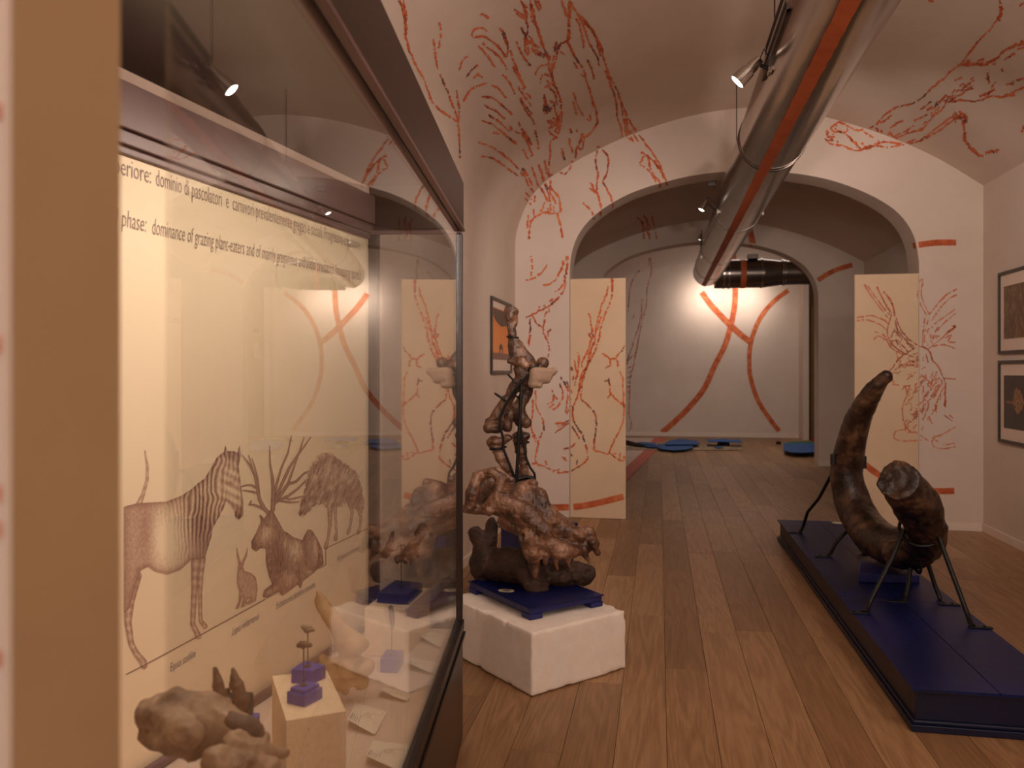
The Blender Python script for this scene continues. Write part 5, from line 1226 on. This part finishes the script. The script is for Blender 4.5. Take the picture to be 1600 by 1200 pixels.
o = MB().prism([(p.x, p.y) for p in (atz(1342, 910, pz), atz(1437, 912, pz), atz(1432, 889, pz), atz(1344, 888, pz))], pz+.001, pz+.052, .004).build('support_wedge', M['blue']); tag(o, 'small dark blue support block under the lowest curve of the tusk', 'block')
fr = thing('tusk_stand', 'black iron stand with splayed bent legs gripping the tusk on the plinth', 'stand', atz(1410, 915, pz))
def ileg(pts, foot_dx):
    P = [atd(*p_) if len(p_) == 3 else atz(p_[0], p_[1], pz+.006) for p_ in pts]
    MB().tube(P, .0125, 10).build('leg', M['iron'], fr, smooth=True)
    e = P[-1]; mb = MB(); mb.box(e+Vector((foot_dx, 0, -.002)), (.11, .030, .008), bevel=.002); mb.tube([e+Vector((foot_dx*1.5, 0, 0)), e+Vector((foot_dx*1.5, 0, .008))], .007, 8); mb.build('foot_plate', M['iron'], fr)
ileg([(1412, 828, 4.5), (1395, 870, 4.47), (1362, 935, 4.42), (1356, 950, 4.4), (1350, 957)], -.035)
ileg([(1463, 828, 4.4), (1480, 875, 4.3), (1510, 955, 4.2), (1516, 972, 4.15), (1521, 979)], .035)
ileg([(1449, 878, 4.66), (1461, 915, 4.66), (1470, 938, 4.62), (1474, 943)], .03)
ileg([(1423, 880, 4.72), (1420, 910, 4.7), (1415, 934, 4.66), (1411, 940)], -.03)
ileg([(1326, 828, 5.75), (1315, 838, 5.75), (1305, 850, 5.75), (1298, 864, 5.72), (1294, 869)], -.035)
ileg([(1300, 740, 6.0), (1292, 755, 6.1), (1280, 778, 6.25), (1262, 800, 6.4), (1255, 822, 6.5), (1250, 832)], -.035)
ileg([(1338, 845, 5.8), (1345, 858, 5.8), (1352, 866)], .03)
def ring_band(c, n, r, w_=.022):
    n = Vector(n).normalized(); a = n.orthogonal().normalized(); b_ = n.cross(a)
    pts = [Vector(c)+(a*math.cos(i/28*2*math.pi)+b_*math.sin(i/28*2*math.pi))*r for i in range(29)]
    MB().tube(pts, w_*.5, 8, caps=False).build('grip_band', M['iron'], fr, smooth=True)
ring_band(atd(1439, 826, 4.48), atd(1439, 815, 4.44)-atd(1440, 838, 4.55), .110, .02)
ring_band(atd(1430, 872, 4.68), (1, 0, .2), .085, .018)
def half_band(pa_, pb_, r):
    MB().tube([pa_, (pa_+pb_)/2, pb_], r, 8).build('grip_band', M['iron'], fr)
bx_ = MB(); bx_.box(atd(1301, 718, 5.68), (.03, .03, .08), bevel=.006); bx_.box(atd(1350, 722, 5.68), (.03, .03, .09), bevel=.006); bx_.build('clamp_tab', M['iron'], fr)

# ------------------------------------------------------------------ pictures
def picture(name, label, X, pts, normal_sign, art):
    """pts: px of outer corners left-top, left-bottom; width in metres; on plane x = X"""
    (y0, z1), (y1, z0) = pts
    t = thing(name, label, 'picture', (X, (y0+y1)/2, z0), 'framed photographs on the walls'); s = normal_sign
    w_ = .028
    for a in (('h', z0, z0+w_), ('h', z1-w_, z1)):
        MB().box((X+s*.012, (y0+y1)/2, (a[1]+a[2])/2), (.022, abs(y1-y0), w_), bevel=.002).build('frame_bar', M['frame'], t)
    for yy in (min(y0, y1)+w_/2, max(y0, y1)-w_/2):
        MB().box((X+s*.012, yy, (z0+z1)/2), (.022, w_, z1-z0-2*w_), bevel=.002).build('frame_bar', M['frame'], t)
    MB().box((X+s*.005, (y0+y1)/2, (z0+z1)/2), (.006, abs(y1-y0)-2*w_+.004, z1-z0-2*w_+.004)).build('mount_card', M['mat'], t)
    art(t, X+s*.0095, y0, y1, z0, z1, s)
    return t
def prm(name, stops, scale, stretch=(1, 1, 1), det=4): return mat_noise(name, stops, scale, .35, 80, 0, stretch=stretch, detail=det)
M['sunset'] = None
m, nt, b = newmat('sunset_print'); tc = nt.nodes.new('ShaderNodeTexCoord'); sp_ = nt.nodes.new('ShaderNodeSeparateXYZ'); nt.links.new(tc.outputs['Generated'], sp_.inputs[0])
nt.links.new(ramp(nt, sp_.outputs[2], [(0, lin((120, 80, 62))), (.12, lin((126, 84, 64))), (.14, lin((236, 140, 56))), (.6, lin((232, 134, 48))), (1, lin((196, 112, 60)))]), b.inputs['Base Color']); b.inputs['Roughness'].default_value = .4
M['sunset'] = m
M['silhouette'] = mat_noise('silhouette_ink', [(.3, (86, 62, 52)), (.7, (104, 78, 66))], 20, .5, 80, 0)
def art_sunset(t, x, y0, y1, z0, z1, s):
    my, mz = .09, .11; ya_, yb_ = min(y0, y1)+my, max(y0, y1)-my
    MB().box((x, (ya_+yb_)/2, (z0+z1)/2+.02), (.002, yb_-ya_, z1-z0-2*mz), ).build('print', M['sunset'], t, label='orange sunset photograph')
    def P(u, v): return (x+s*.0016, ya_+(yb_-ya_)*u, z0+.13+(z1-z0-2*mz)*v)
    tree = [(0, .98), (.98, .98), (.98, .74), (.75, .70), (.5, .66), (.3, .70), (.12, .76), (0, .85)]
    mb = MB(); mb.poly([P(*q_) for q_ in tree]); mb.build('tree_crown', M['silhouette'], t)
    el = [(.34, .10), (.36, .2), (.33, .24), (.38, .30), (.48, .32), (.56, .28), (.57, .12), (.52, .12), (.51, .2), (.42, .2), (.40, .10)]
    mb = MB(); mb.poly([P(*q_) for q_ in el]); mb.build('elephant_shape', M['silhouette'], t, label='small dark elephant silhouette')
pA = atx(765.5, 462, XL); pB = atx(765.5, 584, XL); pC = atx(797, 530, XL)
picture('framed_picture', 'black framed orange sunset photograph with elephant, on left wall behind the leg bones', XL, ((pA.y, pA.z), (min(pC.y, YA-.04), pB.z)), 1, art_sunset)
def art_grass(t, x, y0, y1, z0, z1, s):
    my, mz = .10, .13
    MB().box((x, (y0+y1)/2, (z0+z1)/2), (.002, abs(y1-y0)-2*my, z1-z0-2*mz)).build('print', prm('grass_print', [(.3, (52, 34, 20)), (.5, (104, 72, 44)), (.62, (128, 94, 58)), (.72, (196, 160, 104))], 12, (1, 3, 1)), t, label='brown photograph of dry grass')
    MB().box((x-s*.001, (y0+y1)/2, (z0+z1)/2), (.002, abs(y1-y0)-2*my+.014, z1-z0-2*mz+.014)).build('mount_bevel', M['white'], t)
def art_dark(t, x, y0, y1, z0, z1, s):
    my, mz = .10, .13
    MB().box((x, (y0+y1)/2, (z0+z1)/2), (.002, abs(y1-y0)-2*my, z1-z0-2*mz)).build('print', prm('dark_print', [(.3, (34, 28, 20)), (.7, (50, 42, 32))], 6), t, label='dark photograph of a spotted animal and its reflection')
    MB().box((x-s*.001, (y0+y1)/2, (z0+z1)/2), (.002, abs(y1-y0)-2*my+.014, z1-z0-2*mz+.014)).build('mount_bevel', M['white'], t)
    yl = max(y0, y1)-my; zc = (z0+z1)/2
    sh_ = [(.03, .0), (.1, .012), (.17, .0), (.2, .03), (.22, .11), (.26, .13), (.34, .10), (.40, 0.0), (.36, -.05), (.28, -.10), (.24, -.08), (.2, -.03), (.17, -.01), (.1, -.012)]
    mb = MB(); mb.poly([(x+s*.0016, yl-a, zc+b_) for a, b_ in sh_]); mb.build('animal_shape', prm('spotted_fur', [(.4, (60, 40, 28)), (.5, (150, 104, 70)), (.7, (176, 130, 92))], 60), t)
pA = atx(1563, 427, XR); pB = atx(1563, 553.5, XR); pC_, pD = atx(1563, 563.5, XR), atx(1563, 690, XR)
picture('framed_picture', 'upper one of two black framed photographs on right wall, brown dry grass', XR, ((pA.y, pA.z), (pA.y-1.02, pB.z)), -1, art_grass)
picture('framed_picture', 'lower one of two black framed photographs on right wall, dark with a spotted animal', XR, ((pC_.y, pC_.z), (pC_.y-1.02, pD.z)), -1, art_dark)

# ------------------------------------------------------------------ far room details
# vinyl sheet with red stripe continuing the wall stripe
def fquad(pts, z, name, mat, par, th=.004, lab=None):
    P = [atz(x, y, z) for x, y in pts]; mb = MB(); mb.prism([(p.x, p.y) for p in P], z-th, z, 0); return mb.build(name, mat, par, label=lab)
vin = thing('floor_vinyl', 'white vinyl strip with a red stripe on the far floor behind the left board', 'mat', atz(985, 700, 0))
fquad([(1036, 684), (900, 684), (900, 790), (960, 766), (985, 745)], .006, 'vinyl', M['whitefloor'], vin, .004)
fquad([(1022, 684), (1040, 684), (1024, 705), (985, 745), (960, 768), (960, 747), (980, 728), (1005, 705)], .0085, 'painted_stripe', M['floorstripe'], vin, .002, 'red stripe')
sheet = MB().prism([(atz(a, b_, .012).x, atz(a, b_, .012).y) for a, b_ in ((950, 703), (1158, 703), (1160, 699), (1094, 693), (1010, 691), (950, 692))], .009, .013).build('camouflage_sheet', M['sheet']); tag(sheet, 'patchy beige camouflage sheet on the far floor under the blue cut-outs', 'sheet')
def cutout(pts, z, label, legs=True, th=.012, mat='bluefoam'):
    P = [atz(x, y, z) for x, y in pts]; c = sum(P, Vector())/len(P)
    t = thing('blue_cutout', label, 'cut-out', Vector((c.x, c.y, 0)), 'blue cut-outs on the far floor')
    MB().prism([(p.x, p.y) for p in P], z-th, z, .002).build('blue_sheet', M[mat], t)
    MB().prism([(c.x+(p.x-c.x)*.35, c.y+(p.y-c.y)*.35) for p in P], .014, z-th-.001).build('dark_base', M['black'], t)
    return t
def zz2(a): return [(960+x/4.706, 660+y/4.706) for x, y in a]
cutout(zz2([(165, 146), (200, 143), (270, 147), (306, 155), (308, 181), (250, 178), (200, 165)]), .05, 'blue cut-out shape at far left beside the black strips')
cutout(zz2([(373, 150), (400, 135), (470, 121), (530, 123), (560, 130), (605, 132), (632, 158), (560, 160), (380, 162)]), .08, 'large blue cut-out shape lying behind the rounded one')
cutout(zz2([(313, 160), (370, 160), (480, 165), (578, 165), (578, 185), (520, 198), (440, 204), (350, 196), (315, 185)]), .05, 'rounded blue cut-out shape lying in front')
cutout(zz2([(677, 122), (740, 124), (795, 117), (850, 124), (932, 123), (938, 147), (850, 143), (800, 140), (720, 143), (690, 142)]), .11, 'bow-shaped blue cut-out raised on a dark stub')
cutout(zz2([(1242, 152), (1320, 154), (1380, 150), (1430, 154), (1500, 150), (1500, 214), (1380, 222), (1290, 217), (1243, 203)]), .09, 'blue cut-out shape beside the second arch pier')
cutout(zz2([(1255, 148), (1300, 140), (1400, 138), (1480, 145), (1500, 152), (1260, 153)]), .05, 'green cut-out strip behind the blue one at the pier', mat='greenmat')
cutout(zz2([(735, 179), (795, 179), (800, 186), (745, 187)]), .03, 'tiny blue scrap on the camouflage sheet')
bs_ = MB(); bs_.tube([atz(960+91/4.7, 660+140/4.7, .04), atz(960+180/4.7, 660+165/4.7, .04), atz(960+308/4.7, 660+182/4.7, .03)], .03, 8); bs_.tube([atz(960+91/4.7, 660+160/4.7, .03), atz(960+200/4.7, 660+178/4.7, .03)], .03, 8)
o = bs_.build('black_strip', M['black'], None); tag(o, 'black folded strips lying left of the blue cut-outs', 'strip')
o = MB().tube([atz(1213, 692, .03), atz(1220, 692, .03)], .028, 8).build('black_strip', M['black']); tag(o, 'short black rod end by the blue cut-out at the pier', 'rod')
# dark doorway with sign
dw = MB(); xa_ = aty(1267, 600, YF-.02).x
dpts = [(xa_, 0.0), (xa_, 2.9), (xa_+.08, 3.2), (xa_+.25, 3.4), (xa_+1.2, 3.4), (xa_+1.2, 0)]
bm = dw.bm; a = [bm.verts.new((x_, YF-.03, z_)) for x_, z_ in dpts]; b2_ = [bm.verts.new((x_, YF-.001, z_)) for x_, z_ in dpts]
bm.faces.new(a); bm.faces.new(b2_[::-1])
for i in range(len(a)): bm.faces.new((a[i], b2_[i], b2_[(i+1) % len(a)], a[(i+1) % len(a)]))
o = dw.build('door_1', M['pillar']); tag(o, kind='structure')
sg = aty(1277, 515, YF-.06); o = MB().box((sg.x+.03, YF-.05, sg.z), (.12, .02, .10), bevel=.003).build('exit_sign', M['green']); tag(o, 'small green wall sign in the far right doorway', 'sign')
sg = aty(1276, 540, YF-.06); o = MB().box((sg.x+.03, YF-.05, sg.z-.1), (.10, .02, .36), bevel=.003).build('notice_sheet', M['white']); tag(o, 'narrow white notice under the green sign', 'notice')
sg = aty(1275, 670, YF-.5); o = MB().box((sg.x+.05, YF-.6, .026), (.30, .06, .05), bevel=.012).build('red_scrap', M['red']); tag(o, 'red plastic piece on the floor by the far right doorway', 'scrap')
print('planks', np_, 'objects', len(bpy.data.objects))
